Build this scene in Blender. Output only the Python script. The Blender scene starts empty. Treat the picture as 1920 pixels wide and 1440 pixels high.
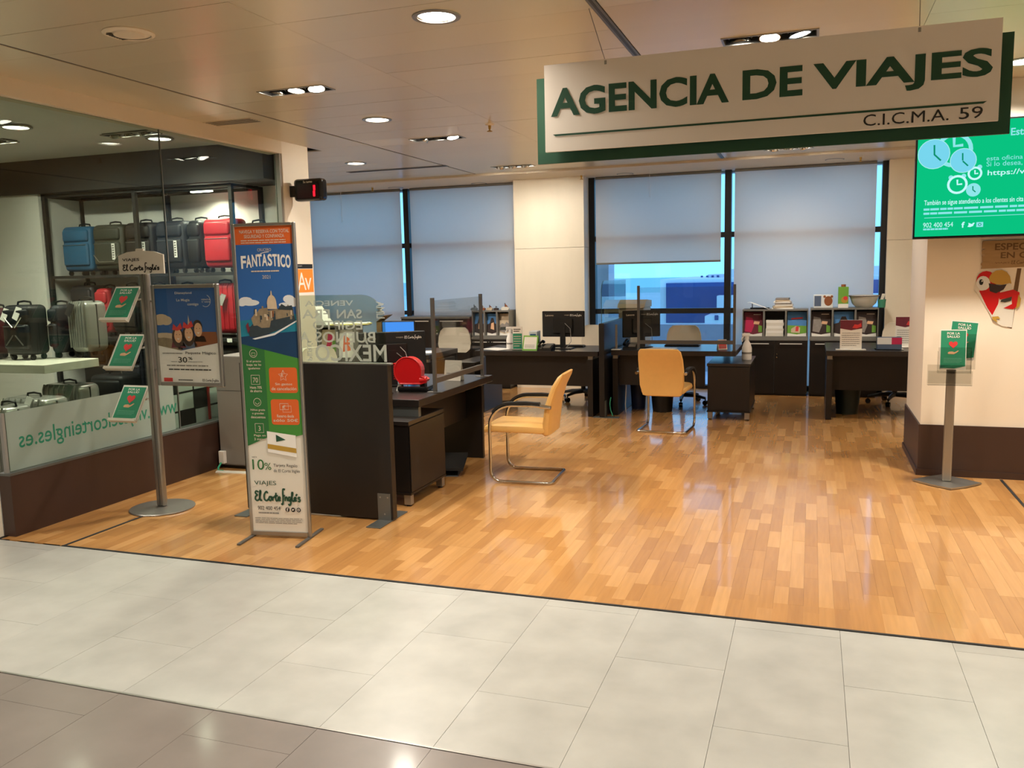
import bpy, bmesh, math, random
from mathutils import Vector, Matrix
random.seed(7)
PI = math.pi
S = bpy.context.scene
COL = S.collection

# ------------------------------------------------------------------ camera
F_PX, CAM_H = 1605.19, 1.64
YAW, PITCH, ROLL = -0.337597, 0.129059, -0.0224565
def _axes():
    cy, sy, cp, sp = math.cos(YAW), math.sin(YAW), math.cos(PITCH), math.sin(PITCH)
    fw = Vector((sy*cp, cy*cp, -sp)); rt = Vector((cy, -sy, 0)); up = rt.cross(fw)
    c, s = math.cos(ROLL), math.sin(ROLL)
    return c*rt + s*up, -s*rt + c*up, fw
RT, UP, FW = _axes()
cam = bpy.data.cameras.new('camera'); cam_o = bpy.data.objects.new('camera', cam); COL.objects.link(cam_o)
cam.sensor_width = 36.0; cam.lens = F_PX/1920*36.0; cam.clip_end = 2000; cam.clip_start = 0.05
cam_o.matrix_world = Matrix(((RT.x, UP.x, -FW.x, 0), (RT.y, UP.y, -FW.y, 0), (RT.z, UP.z, -FW.z, CAM_H), (0, 0, 0, 1)))
S.camera = cam_o
def ray(px, py): return RT*((px-960)/F_PX) + UP*((720-py)/F_PX) + FW
def onY(px, py, Y):
    d = ray(px, py); t = Y/d.y; return d.x*t, CAM_H + d.z*t       # (X, Z) on a wall plane
def onX(px, py, X):
    d = ray(px, py); t = X/d.x; return d.y*t, CAM_H + d.z*t       # (Y, Z)
def onZ(px, py, Z=0.0):
    d = ray(px, py); t = (Z-CAM_H)/d.z; return d.x*t, d.y*t       # (X, Y)

# ------------------------------------------------------------------ view, sky
S.view_settings.view_transform = 'Standard'; S.view_settings.look = 'None'
S.view_settings.gamma = 1.0; S.view_settings.use_curve_mapping = False
S.view_settings.exposure = 0.0
LAMP_WARM = (1.0, 0.92, 0.80)
DOWN_W, SPOT_W = 52.0, 62.0
w = bpy.data.worlds.new('evening_sky'); S.world = w; w.use_nodes = True
nt = w.node_tree; nt.nodes.clear()
wo = nt.nodes.new('ShaderNodeOutputWorld'); bg = nt.nodes.new('ShaderNodeBackground')
tc = nt.nodes.new('ShaderNodeTexCoord'); sx = nt.nodes.new('ShaderNodeSeparateXYZ'); rp = nt.nodes.new('ShaderNodeValToRGB')
rp.color_ramp.elements[0].position = 0.0; rp.color_ramp.elements[0].color = (0.36, 0.84, 1.0, 1)
rp.color_ramp.elements[1].position = 0.6; rp.color_ramp.elements[1].color = (0.42, 0.66, 1.0, 1)
nt.links.new(tc.outputs['Generated'], sx.inputs[0]); nt.links.new(sx.outputs['Z'], rp.inputs[0])
nt.links.new(rp.outputs[0], bg.inputs[0]); nt.links.new(bg.outputs[0], wo.inputs[0]); bg.inputs[1].default_value = 2.2

# ------------------------------------------------------------------ materials
def lin(h):
    if not isinstance(h, str): return tuple(h)
    h = h.lstrip('#'); v = [int(h[i:i+2], 16)/255 for i in (0, 2, 4)]
    return tuple(x/12.92 if x <= 0.04045 else ((x+0.055)/1.055)**2.4 for x in v)
MATS = {}
def mat(name, col, rough=0.5, metal=0.0, noise=0.0, nscale=8.0, bump=0.0, coat=0.0, spec=None, emit=None, estr=0.0, rnd=0.0, stretch=None, trans=0.0):
    """a principled material whose colour is broken up by procedural noise"""
    if name in MATS: return MATS[name]
    m = bpy.data.materials.new(name); m.use_nodes = True; MATS[name] = m
    t = m.node_tree; b = t.nodes['Principled BSDF']; c = lin(col)
    b.inputs['Base Color'].default_value = (*c, 1); b.inputs['Roughness'].default_value = rough; b.inputs['Metallic'].default_value = metal
    if coat: b.inputs['Coat Weight'].default_value = coat; b.inputs['Coat Roughness'].default_value = 0.12
    if spec is not None: b.inputs['Specular IOR Level'].default_value = spec
    if emit is not None: b.inputs['Emission Color'].default_value = (*lin(emit), 1); b.inputs['Emission Strength'].default_value = estr
    if trans: b.inputs['Transmission Weight'].default_value = trans
    m.diffuse_color = (*c, 1)
    if noise or rnd or bump:
        g = t.nodes.new('ShaderNodeNewGeometry'); mp = t.nodes.new('ShaderNodeMapping'); n = t.nodes.new('ShaderNodeTexNoise')
        t.links.new(g.outputs['Position'], mp.inputs['Vector']); t.links.new(mp.outputs[0], n.inputs['Vector'])
        n.inputs['Scale'].default_value = nscale; n.inputs['Detail'].default_value = 5
        if stretch: mp.inputs['Scale'].default_value = stretch
        mix = t.nodes.new('ShaderNodeMix'); mix.data_type = 'RGBA'
        lo = tuple(x*(1-noise) for x in c); hi = tuple(min(1, x*(1+noise)) for x in c)
        mix.inputs[6].default_value = (*lo, 1); mix.inputs[7].default_value = (*hi, 1)
        t.links.new(n.outputs[0], mix.inputs[0]); src = mix.outputs[2]
        if rnd:
            oi = t.nodes.new('ShaderNodeObjectInfo'); mr = t.nodes.new('ShaderNodeMapRange'); hs = t.nodes.new('ShaderNodeHueSaturation')
            mr.inputs[3].default_value = 1-rnd; mr.inputs[4].default_value = 1+rnd
            t.links.new(oi.outputs['Random'], mr.inputs[0]); t.links.new(mr.outputs[0], hs.inputs['Value']); t.links.new(src, hs.inputs['Color']); src = hs.outputs[0]
        t.links.new(src, b.inputs['Base Color'])
        if bump:
            bp = t.nodes.new('ShaderNodeBump'); bp.inputs['Strength'].default_value = bump; bp.inputs['Distance'].default_value = 0.01
            t.links.new(n.outputs[0], bp.inputs['Height']); t.links.new(bp.outputs[0], b.inputs['Normal'])
    return m
def glass(name, tint, refl=0.06, rough=0.0):
    """thin pane: tinted see-through plus a mirror part that grows at grazing angles"""
    m = bpy.data.materials.new(name); m.use_nodes = True; t = m.node_tree; t.nodes.clear(); MATS[name] = m
    o = t.nodes.new('ShaderNodeOutputMaterial'); tr = t.nodes.new('ShaderNodeBsdfTransparent'); gl = t.nodes.new('ShaderNodeBsdfGlossy')
    mx = t.nodes.new('ShaderNodeMixShader'); lw = t.nodes.new('ShaderNodeLayerWeight'); lw.inputs[0].default_value = .5
    pw_ = t.nodes.new('ShaderNodeMath'); pw_.operation = 'POWER'; pw_.inputs[1].default_value = 5.0; fr = t.nodes.new('ShaderNodeMapRange'); fr.inputs[3].default_value = .04; fr.inputs[4].default_value = 1.0
    t.links.new(lw.outputs['Facing'], pw_.inputs[0]); t.links.new(pw_.outputs[0], fr.inputs[0])
    tr.inputs[0].default_value = (*lin(tint), 1); gl.inputs['Roughness'].default_value = rough
    t.links.new(fr.outputs[0], mx.inputs[0]); t.links.new(tr.outputs[0], mx.inputs[1]); t.links.new(gl.outputs[0], mx.inputs[2]); t.links.new(mx.outputs[0], o.inputs[0])
    return m
def sheer(name, col, seethru, tl):
    """cloth / film: diffuse plus translucent plus a little straight transmission"""
    m = bpy.data.materials.new(name); m.use_nodes = True; t = m.node_tree; t.nodes.clear(); MATS[name] = m
    o = t.nodes.new('ShaderNodeOutputMaterial'); d = t.nodes.new('ShaderNodeBsdfDiffuse'); tn = t.nodes.new('ShaderNodeBsdfTranslucent'); tr = t.nodes.new('ShaderNodeBsdfTransparent')
    a = t.nodes.new('ShaderNodeMixShader'); b = t.nodes.new('ShaderNodeMixShader')
    d.inputs[0].default_value = (*lin(col), 1); tn.inputs[0].default_value = (*lin(col), 1)
    a.inputs[0].default_value = tl; b.inputs[0].default_value = seethru
    t.links.new(d.outputs[0], a.inputs[1]); t.links.new(tn.outputs[0], a.inputs[2]); t.links.new(a.outputs[0], b.inputs[1]); t.links.new(tr.outputs[0], b.inputs[2]); t.links.new(b.outputs[0], o.inputs[0])
    return m
def emis(name, col, s):
    m = bpy.data.materials.new(name); m.use_nodes = True; t = m.node_tree; t.nodes.clear(); MATS[name] = m
    o = t.nodes.new('ShaderNodeOutputMaterial'); e = t.nodes.new('ShaderNodeEmission'); e.inputs[0].default_value = (*lin(col), 1); e.inputs[1].default_value = s
    t.links.new(e.outputs[0], o.inputs[0]); return m
def wood_floor():
    m = bpy.data.materials.new('oak_strip'); m.use_nodes = True; t = m.node_tree; b = t.nodes['Principled BSDF']; N = t.nodes.new; L = t.links.new
    oi = N('ShaderNodeObjectInfo'); g = N('ShaderNodeNewGeometry'); ad = N('ShaderNodeMath'); ad.operation = 'ADD'; fr = N('ShaderNodeMath'); fr.operation = 'FRACT'
    L(oi.outputs['Random'], ad.inputs[0]); L(g.outputs['Random Per Island'], ad.inputs[1]); L(ad.outputs[0], fr.inputs[0])
    cr = N('ShaderNodeValToRGB'); e = cr.color_ramp.elements
    e[0].color = (*lin('#ae7d48'), 1); e[1].color = (*lin('#cb9a60'), 1); e.new(0.45).color = (*lin('#b9864c'), 1)
    L(fr.outputs[0], cr.inputs[0])
    mu = N('ShaderNodeVectorMath'); mu.operation = 'SCALE'; cb = N('ShaderNodeCombineXYZ'); mul = N('ShaderNodeMath'); mul.operation = 'MULTIPLY'; mul.inputs[1].default_value = 37
    L(fr.outputs[0], mul.inputs[0]); L(mul.outputs[0], cb.inputs[0]); L(mul.outputs[0], cb.inputs[1])
    va = N('ShaderNodeVectorMath'); L(g.outputs['Position'], va.inputs[0]); L(cb.outputs[0], va.inputs[1])
    mp = N('ShaderNodeMapping'); mp.inputs['Scale'].default_value = (45, 3.0, 1); L(va.outputs[0], mp.inputs[0])
    n = N('ShaderNodeTexNoise'); n.inputs['Scale'].default_value = 1.0; n.inputs['Detail'].default_value = 2; n.inputs['Distortion'].default_value = 0.3; L(mp.outputs[0], n.inputs['Vector'])
    gr = N('ShaderNodeMapRange'); gr.inputs[1].default_value = 0.3; gr.inputs[2].default_value = 0.7; gr.inputs[3].default_value = 0.92; gr.inputs[4].default_value = 1.05; L(n.outputs[0], gr.inputs[0])
    hs = N('ShaderNodeHueSaturation'); L(cr.outputs[0], hs.inputs['Color']); L(gr.outputs[0], hs.inputs['Value']); L(hs.outputs[0], b.inputs['Base Color'])
    b.inputs['Roughness'].default_value = 0.27; b.inputs['Coat Weight'].default_value = 0.6; b.inputs['Coat Roughness'].default_value = 0.07
    MATS['oak'] = m
wood_floor()
M = MATS
mat('sub_dark', '#2a2018', .8)
mat('tile_light', '#adada7', .34, noise=.24, nscale=5.0, rnd=.03, coat=.12)
mat('tile_grey', '#7a716b', .36, noise=.3, nscale=3.5, rnd=.03, coat=.12)
mat('ceiling_metal', '#d4c8ac', .28, metal=.12, noise=.015, nscale=2, rnd=.03)
mat('ceiling_dark', '#4a4238', .6)
mat('cream', '#e2d4bb', .55, noise=.03, nscale=4)
mat('cream_white', '#ece2d0', .5, noise=.02, nscale=4)
mat('stone_cream', '#ebe1cc', .45, noise=.07, nscale=1.6, stretch=(3, 3, .7))
mat('brown_panel', '#3e2a22', .42, noise=.08, nscale=14, stretch=(1, 1, .25))
mat('wenge', '#140f0d', .42, noise=.18, nscale=26, stretch=(1, 1, .15), coat=.08)
mat('wenge_top', '#241e1b', .34, noise=.15, nscale=26, stretch=(1, .15, 1), coat=.2)
mat('alu', '#a8a6a0', .35, metal=.85); mat('alu_dark', '#6f7270', .4, metal=.6); mat('chrome', '#c8c6c2', .12, metal=1.0)
mat('grey_plastic', '#77756f', .5); mat('handle_alu', '#e2e0da', .35, metal=.2); mat('grey_cab', '#8b8883', .5, noise=.03); mat('frame_grey', '#55514c', .5)
mat('black', '#141414', .4); mat('black_gloss', '#101012', .15); mat('black_matt', '#1b1a19', .75); mat('rubber', '#151515', .8)
mat('window_black', '#15161a', .45)
mat('white', '#eeebe4', .5); mat('paper', '#efece4', .7); mat('off_white', '#ddd8cb', .6); mat('white_gloss', '#f2efe8', .2)
mat('leather', '#dfb066', .45, noise=.06, nscale=20, bump=.08); mat('chair_fabric', '#ddd4c2', .8, noise=.06, nscale=60, bump=.1)
mat('sign_white', '#eee4d8', .55); mat('sign_green', '#1d4a34', .5); mat('text_dark', '#2a2723', .6)
mat('red', '#c8161a', .3, coat=.3); mat('red_case', '#b3202c', .5, noise=.12, nscale=30); mat('wire_grey', '#8d8b88', .4)
mat('green_card', '#27906b', .5); mat('green_banner_dark', '#2a6c33', .5); mat('green_banner', '#428731', .5); mat('orange', '#d96224', .5); mat('orange_av', '#f09030', .5)
mat('heart', '#dd3b3b', .5); mat('skin', '#e6b58c', .6); mat('blue_sky', '#2c62a6', .45, noise=.12, nscale=2); mat('navy', '#123a5e', .45, noise=.3, nscale=6); mat('teal_sea', '#1b7d95', .45, noise=.35, nscale=9)
mat('cloud', '#dfe2e2', .6, noise=.1); mat('ship_stone', '#8d7c62', .6, noise=.4, nscale=40); mat('ship_dark', '#2c3940', .6, noise=.3, nscale=40)
mat('hair', '#3a271c', .7); mat('brown_coat', '#8c4f28', .7, noise=.15); mat('denim', '#51617a', .7); mat('maroon', '#6d2233', .55, noise=.2, nscale=30); mat('magenta', '#c22456', .55); mat('beige_print', '#cbb79a', .6, noise=.2, nscale=25)
mat('print_green', '#6fa53a', .55); mat('print_blue', '#4b86c2', .55, noise=.2, nscale=18); mat('print_dark', '#33221f', .55, noise=.3, nscale=30); mat('print_grey', '#8f8780', .6, noise=.3, nscale=30); mat('gold', '#b89238', .45)
mat('fine_print', '#8b8780', .6); mat('fine_light', '#d9c9b4', .6); mat('wood_sign', '#a2835a', .7, noise=.2, nscale=10, stretch=(1, 1, 6)); mat('wood_dark', '#6b4f30', .7)
mat('suit_blue', '#17587f', .6, noise=.15, nscale=14); mat('suit_olive', '#34372f', .45, noise=.12); mat('suit_brown', '#1a1411', .5, noise=.15); mat('suit_navy', '#12161f', .55, noise=.15); mat('suit_black', '#0e0f10', .5, noise=.15)
mat('suit_silver', '#a9a8a3', .25, metal=.55, noise=.06); mat('suit_grey', '#8f9089', .3, metal=.3); mat('suit_wine', '#4f1f22', .5)
mat('shop_white', '#e8e6df', .6, noise=.02); mat('shop_floor', '#4a4640', .6, noise=.1); mat('shop_black', '#1a1918', .65); mat('table_white', '#d9d6c6', .45)
mat('plaster', '#d8dbe0', .8, noise=.06, nscale=.4); mat('facade_blue', '#27407c', .3, noise=.15, nscale=.5); mat('roof_pale', '#b9d6d8', .8, noise=.1, nscale=.3); mat('sea_water', '#3fa7ad', .35, noise=.12, nscale=.02); mat('promenade', '#7f97ad', .8, noise=.2, nscale=.1)
mat('printer', '#b9b19c', .55); mat('pcb_green', '#16b06a', .5)
mat('cord_green', '#3fb38c', .5)
glass('glass_clear', '#fbfcfb'); glass('glass_green', '#dfe7df'); glass('glass_window', '#d8e8f8'); glass('acrylic', '#f2f2f0')
sheer('frost', '#b3c0b7', .22, .35); sheer('etch', '#b8bdb4', .08, .3); sheer('blind_cloth', '#e8d9c6', .012, .55)
emis('lamp_glow', '#fff4e2', 22.0); emis('screen_green', '#0ac783', .95); emis('screen_pale', '#8fe6ea', 1.0); emis('screen_sky', '#78d6ee', 1.0); emis('screen_ice', '#a9eef0', 1.0); emis('screen_white', '#c9fbff', 1.0); emis('led_red', '#ff1626', 3.0); emis('screen_blue', '#4f9dff', .9); emis('screen_teal', '#0fa079', .8)

# ------------------------------------------------------------------ mesh helpers
class MB:
    def __init__(s): s.v = []; s.f = []; s.smooth = False
    def add(s, vs, fs):
        o = len(s.v); s.v += [tuple(x) for x in vs]; s.f += [tuple(i+o for i in f) for f in fs]; return s
    def box(s, x0, x1, y0, y1, z0, z1):
        return s.add([(x0,y0,z0),(x1,y0,z0),(x1,y1,z0),(x0,y1,z0),(x0,y0,z1),(x1,y0,z1),(x1,y1,z1),(x0,y1,z1)],
                     [(0,3,2,1),(4,5,6,7),(0,1,5,4),(1,2,6,5),(2,3,7,6),(3,0,4,7)])
    def rbox(s, x0, x1, y0, y1, z0, z1, r=0.01, seg=2):
        bm = bmesh.new(); bmesh.ops.create_cube(bm, size=1)
        for v in bm.verts: v.co = Vector(((x0+x1)/2+v.co.x*(x1-x0), (y0+y1)/2+v.co.y*(y1-y0), (z0+z1)/2+v.co.z*(z1-z0)))
        r = min(r, .49*min(x1-x0, y1-y0, z1-z0))
        bmesh.ops.bevel(bm, geom=bm.edges[:], offset=r, segments=seg, profile=.5, affect='EDGES')
        bm.verts.index_update(); s.add([v.co for v in bm.verts], [[v.index for v in f.verts] for f in bm.faces]); bm.free(); return s
    def tube(s, pts, r, n=8, closed=False, cap=True):
        P = [Vector(p) for p in pts]; N = len(P); rr = r if isinstance(r, (list, tuple)) else [r]*N
        tang = []
        for i in range(N):
            a = P[i-1] if (i or closed) else P[0]; b = P[(i+1) % N] if (i < N-1 or closed) else P[-1]
            tang.append((b-a).normalized())
        u = tang[0].orthogonal().normalized(); rings = []; o = len(s.v)
        for i in range(N):
            t = tang[i]; u = (u - t*u.dot(t)); u = u.normalized() if u.length > 1e-6 else t.orthogonal().normalized(); v = t.cross(u)
            for k in range(n):
                a = 2*PI*k/n; s.v.append(tuple(P[i] + (u*math.cos(a)+v*math.sin(a))*rr[i]))
        for i in range(N if closed else N-1):
            j = (i+1) % N
            for k in range(n): s.f.append((o+i*n+k, o+i*n+(k+1) % n, o+j*n+(k+1) % n, o+j*n+k))
        if cap and not closed: s.f.append(tuple(o+k for k in reversed(range(n)))); s.f.append(tuple(o+(N-1)*n+k for k in range(n)))
        s.smooth = True; return s
    def lathe(s, prof, n=24, c=(0, 0, 0), axis='z', cap=False):
        o = len(s.v)
        for r, z in prof:
            for k in range(n):
                a = 2*PI*k/n; p = (r*math.cos(a), r*math.sin(a), z)
                if axis == 'y': p = (p[0], p[2], p[1])
                if axis == 'x': p = (p[2], p[0], p[1])
                s.v.append((p[0]+c[0], p[1]+c[1], p[2]+c[2]))
        for i in range(len(prof)-1):
            for k in range(n): s.f.append((o+i*n+k, o+i*n+(k+1) % n, o+(i+1)*n+(k+1) % n, o+(i+1)*n+k))
        if cap and prof[0][0] > 1e-5: s.f.append(tuple(o+k for k in reversed(range(n))))
        if cap and prof[-1][0] > 1e-5: s.f.append(tuple(o+(len(prof)-1)*n+k for k in range(n)))
        s.smooth = True; return s
    def prism(s, poly, a0, a1, axis='y'):
        """poly in the plane across axis, extruded from a0 to a1"""
        n = len(poly); f = {'y': lambda p, a: (p[0], a, p[1]), 'z': lambda p, a: (p[0], p[1], a), 'x': lambda p, a: (a, p[0], p[1])}[axis]
        vs = [f(p, a0) for p in poly] + [f(p, a1) for p in poly]
        return s.add(vs, [tuple(range(n)), tuple(range(2*n-1, n-1, -1))] + [(i, i+n, (i+1) % n+n, (i+1) % n) for i in range(n)])
    def flat(s, poly, y=0.0): return s.add([(p[0], y, p[1]) for p in poly], [tuple(range(len(poly)))])
    def disc(s, cx, cz, r, y=0.0, n=20, r2=None):
        return s.flat([(cx+r*math.cos(2*PI*k/n), cz+(r2 or r)*math.sin(2*PI*k/n)) for k in range(n)], y)
    def ring(s, cx, cz, r, w_, y=0.0, n=24, a0=0, a1=2*PI):
        vs = []; full = abs(a1-a0-2*PI) < 1e-6; m = n if full else n+1
        for k in range(m):
            a = a0+(a1-a0)*k/n; vs += [(cx+r*math.cos(a), y, cz+r*math.sin(a)), (cx+(r-w_)*math.cos(a), y, cz+(r-w_)*math.sin(a))]
        return s.add(vs, [(2*k, 2*((k+1) % m), 2*((k+1) % m)+1, 2*k+1) for k in range(n)])
    def stroke(s, pts, w_, y=0.0, smooth=4):
        P = [Vector(p) for p in pts]
        if smooth and len(P) > 2:
            Q = []
            for i in range(len(P)-1):
                a, b, c_, d = P[max(i-1, 0)], P[i], P[i+1], P[min(i+2, len(P)-1)]
                for k in range(smooth):
                    t = k/smooth; Q.append(.5*((2*b)+(c_-a)*t+(2*a-5*b+4*c_-d)*t*t+(3*b-a-3*c_+d)*t**3))
            P = Q+[P[-1]]
        vs = []
        for i, p in enumerate(P):
            t = (P[min(i+1, len(P)-1)]-P[max(i-1, 0)]); t = t.normalized() if t.length > 1e-9 else Vector((1, 0)); nrm = Vector((-t.y, t.x))*w_/2
            vs += [(p.x+nrm.x, y, p.y+nrm.y), (p.x-nrm.x, y, p.y-nrm.y)]
        return s.add(vs, [(2*i, 2*i+1, 2*i+3, 2*i+2) for i in range(len(P)-1)])
    def move(s, d, rz=0, sc=1, start=0):
        c, n = math.cos(rz), math.sin(rz)
        for i in range(start, len(s.v)):
            x, y, z = (q*sc for q in s.v[i]); s.v[i] = (x*c-y*n+d[0], x*n+y*c+d[1], z+d[2])
        return s
    def mesh(s, name):
        me = bpy.data.meshes.new(name); me.from_pydata(s.v, [], s.f); me.update()
        if s.smooth: me.polygons.foreach_set('use_smooth', [True]*len(me.polygons)); me.update()
        return me
def box(*a): return MB().box(*a)
def rbox(*a, **k): return MB().rbox(*a, **k)
def smooth_by_angle(me, deg=40):
    bm = bmesh.new(); bm.from_mesh(me); c = math.radians(deg)
    for e in bm.edges: e.smooth = len(e.link_faces) < 2 or e.calc_face_angle(0) < c
    for f in bm.faces: f.smooth = True
    bm.to_mesh(me); bm.free()
def thing(name, label, cat, loc=(0, 0, 0), rz=0.0, group=None, kind=None):
    o = bpy.data.objects.new(name, None); COL.objects.link(o); o.empty_display_size = .1; o.location = loc; o.rotation_euler = (0, 0, rz)
    if label: o['label'] = label
    if cat: o['category'] = cat
    if group: o['group'] = group
    if kind: o['kind'] = kind
    return o
def obj(name, mb, m, parent=None, world=False, loc=None, rot=None, label=None):
    me = mb.mesh(name) if isinstance(mb, MB) else mb
    if isinstance(mb, MB) and mb.smooth: smooth_by_angle(me)
    o = bpy.data.objects.new(name, me); COL.objects.link(o)
    if not me.materials: me.materials.append(M[m] if isinstance(m, str) else m)
    if parent is not None:
        o.parent = parent
        if world: me.transform(wm(parent).inverted())
    if loc: o.location = loc
    if rot: o.rotation_euler = rot
    if label: o['label'] = label
    return o
def wm(o):
    m = Matrix.LocRotScale(o.location, o.rotation_euler, o.scale)
    return wm(o.parent) @ m if o.parent else m
def struct(name, mb=None, m=None):
    o = obj(name, mb, m) if mb is not None else thing(name, None, None)
    o['kind'] = 'structure'; return o
def tag(o, label, cat, group=None):
    o['label'] = label; o['category'] = cat
    if group: o['group'] = group
    return o
def dup(root, loc, rz=0, label=None, parent=None):
    r = root.copy(); COL.objects.link(r); r.location = loc; r.rotation_euler = (0, 0, rz)
    if label: r['label'] = label
    def rec(a, b):
        for ch in [c for c in a.children]:
            c2 = ch.copy(); COL.objects.link(c2); c2.parent = b; rec(ch, c2)
    rec(root, r); return r
# print: letters and flat shapes lying on a local x-z face that looks towards -y
_TX = {}
def text_mesh(s, bold, shear=0.0):
    k = (s, bold, shear)
    if k not in _TX:
        c = bpy.data.curves.new('t', 'FONT'); c.body = s; c.offset = bold; c.resolution_u = 3; c.shear = shear
        o = bpy.data.objects.new('t', c); me = bpy.data.meshes.new_from_object(o); bpy.data.objects.remove(o)
        xs = [v.co.x for v in me.vertices]; ys = [v.co.y for v in me.vertices]
        _TX[k] = ([tuple(v.co) for v in me.vertices], [tuple(p.vertices) for p in me.polygons], min(xs), max(xs), min(ys), max(ys))
        bpy.data.meshes.remove(me)
    return _TX[k]
def text_mb(s, x0, x1, z0, z1, y=-.001, bold=.0, mirror=False, fit=True, mb=None, shear=0.0, skew=0.0):
    vs, fs, a, b, c, d = text_mesh(s, bold, shear); mb = mb or MB()
    kx = (x1-x0)/(b-a); kz = (z1-z0)/(d-c)
    if not fit: kx = kz = min(kx, kz)
    out = []
    for v in vs:
        u = (v[0]-a)*kx; xx = x0+u if not mirror else x1-u
        out.append((xx, y, z0+(v[1]-c)*kz+skew*(xx-x0)))
    return mb.add(out, fs)
def text(parent, s, x0, x1, z0, z1, m, y=-.001, bold=.0, mirror=False, fit=True, name='lettering', **k):
    return obj(name, text_mb(s, x0, x1, z0, z1, y, bold, mirror, fit, **k), m, parent)
def flat(parent, name, poly, m, y=-.0005): return obj(name, MB().flat(poly, y), m, parent)
def rect(x0, x1, z0, z1): return [(x0, z0), (x1, z0), (x1, z1), (x0, z1)]
def lines_mb(x0, x1, z0, z1, n, y=-.001, seed=1, h=.4):
    """rows of fine print too small to read"""
    r = random.Random(seed); mb = MB(); p = (z1-z0)/n
    for i in range(n):
        x = x0; zz = z1-(i+.5)*p; end = x1-(r.random()*.25*(x1-x0) if i == n-1 else r.random()*.05*(x1-x0))
        while x < end-.002:
            wd = min((x1-x0)*(.05+.1*r.random()), end-x); mb.flat(rect(x, x+wd*.88, zz-p*h/2, zz+p*h/2), y); x += wd
    return mb
def script_logo(x0, x1, z0, z1, y=-.001, wt=.11):
    """the hand-written shop name, drawn as pen strokes"""
    st = [[(.5,.88),(.2,.98),(.08,.78),(.32,.58),(.1,.42),(.04,.16),(.26,0),(.55,.14)], [(.55,.14),(.78,.9),(.68,1.0),(.62,.4),(.72,.02),(.88,.1)],
          [(1.68,.78),(1.5,.95),(1.2,.6),(1.22,.15),(1.5,.02),(1.72,.2)], [(2.08,.42),(1.88,.42),(1.8,.2),(1.95,.02),(2.12,.18),(2.05,.42),(2.24,.38)],
          [(2.24,.42),(2.28,.02)], [(2.27,.25),(2.42,.42),(2.55,.36)], [(2.72,.85),(2.66,.15),(2.8,.02),(2.92,.15)], [(2.5,.52),(2.95,.55)],
          [(2.95,.2),(3.2,.3),(3.12,.44),(2.97,.3),(3.02,.06),(3.3,.12)], [(3.9,1.2),(3.66,1.24),(3.6,.9),(3.6,.2),(3.5,-.34),(3.34,-.22)], [(3.58,.5),(3.85,.6)],
          [(3.86,.45),(3.86,.02)], [(3.87,.25),(4.02,.44),(4.12,.3),(4.14,.02)], [(4.55,.4),(4.34,.42),(4.28,.18),(4.44,.04),(4.56,.3),(4.54,-.2),(4.38,-.4),(4.24,-.26)],
          [(4.56,.1),(4.86,.8),(4.76,.9),(4.74,.3),(4.84,.02),(4.96,.12)], [(4.98,.2),(5.24,.3),(5.16,.44),(5.02,.3),(5.08,.06),(5.34,.12)], [(5.22,.58),(5.42,.78)],
          [(5.8,.4),(5.58,.44),(5.52,.3),(5.74,.2),(5.68,.02),(5.46,.06)]]
    kx = (x1-x0)/5.85; kz = (z1-z0)/1.64; mb = MB()
    for s_ in st: mb.stroke([(x0+p[0]*kx, z0+(p[1]+.4)*kz) for p in s_], wt*kz, y, 4)
    return mb
# ================================================================== the setting
CZ = 2.95                      # ceiling height
YE, YG, YW = 3.985, 2.545, 11.9   # wood edge, grey tile edge, window plane
GX = -4.88                     # glazed partition to the luggage shop
XR = 3.4
def in_view(x, y, z=0):
    p = Vector((x, y, z-CAM_H)); d = p.dot(FW)
    if d < .2: return None
    px, py = 960+F_PX*p.dot(RT)/d, 720-F_PX*p.dot(UP)/d
    return (px, py, d) if -20 < px < 1940 and -20 < py < 1460 else None
# ---- oak strip floor
floor = struct('floor', box(-7.6, XR, YE, YW+.1, -.06, -.0112), 'sub_dark')
rp_ = random.Random(3); strips = []; PW = .0705
xs0 = -7.55
while xs0 < XR-.08:
    y = YE+.004 - rp_.choice([0, .08, .16, .24, .32])
    while y < YW:
        L = rp_.choice([.24, .32, .40, .48, .56]); y0 = max(y, YE+.004); y1 = y+L
        if not (xs0 < GX-.1 and y1 < 7.7) and y1-y0 > .05: strips.append((xs0, y0, min(y1, YW+.05), L))
        y = y1
    xs0 += PW
seen = [(v[2], s_) for s_ in strips for v in [in_view(s_[0], (s_[1]+s_[2])/2)] if v and s_[2]-s_[1] == s_[3] or (v and s_[2]-s_[1] > s_[3]-1e-6)]
seen.sort(key=lambda q: q[0]); near = set(id(q[1]) for q in seen[:298])
plank_me = {}; rest = MB()
for s_ in strips:
    x, y0, y1, L = s_
    if id(s_) in near:
        if L not in plank_me:
            me = box(0, PW-.0006, 0, L-.0006, -.011, 0).mesh('plank'); me.materials.append(M['oak']); plank_me[L] = me
        o = bpy.data.objects.new('plank', plank_me[L]); COL.objects.link(o); o.parent = floor; o.location = (x, y0, rp_.uniform(-.0003, .0003))
    else:
        rest.add([(x, y0, 0), (x+PW, y0, 0), (x+PW, y1, 0), (x, y1, 0)], [(0, 1, 2, 3)])
o = obj('plank_field', rest, 'oak', floor); o['kind'] = 'stuff'
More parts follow.
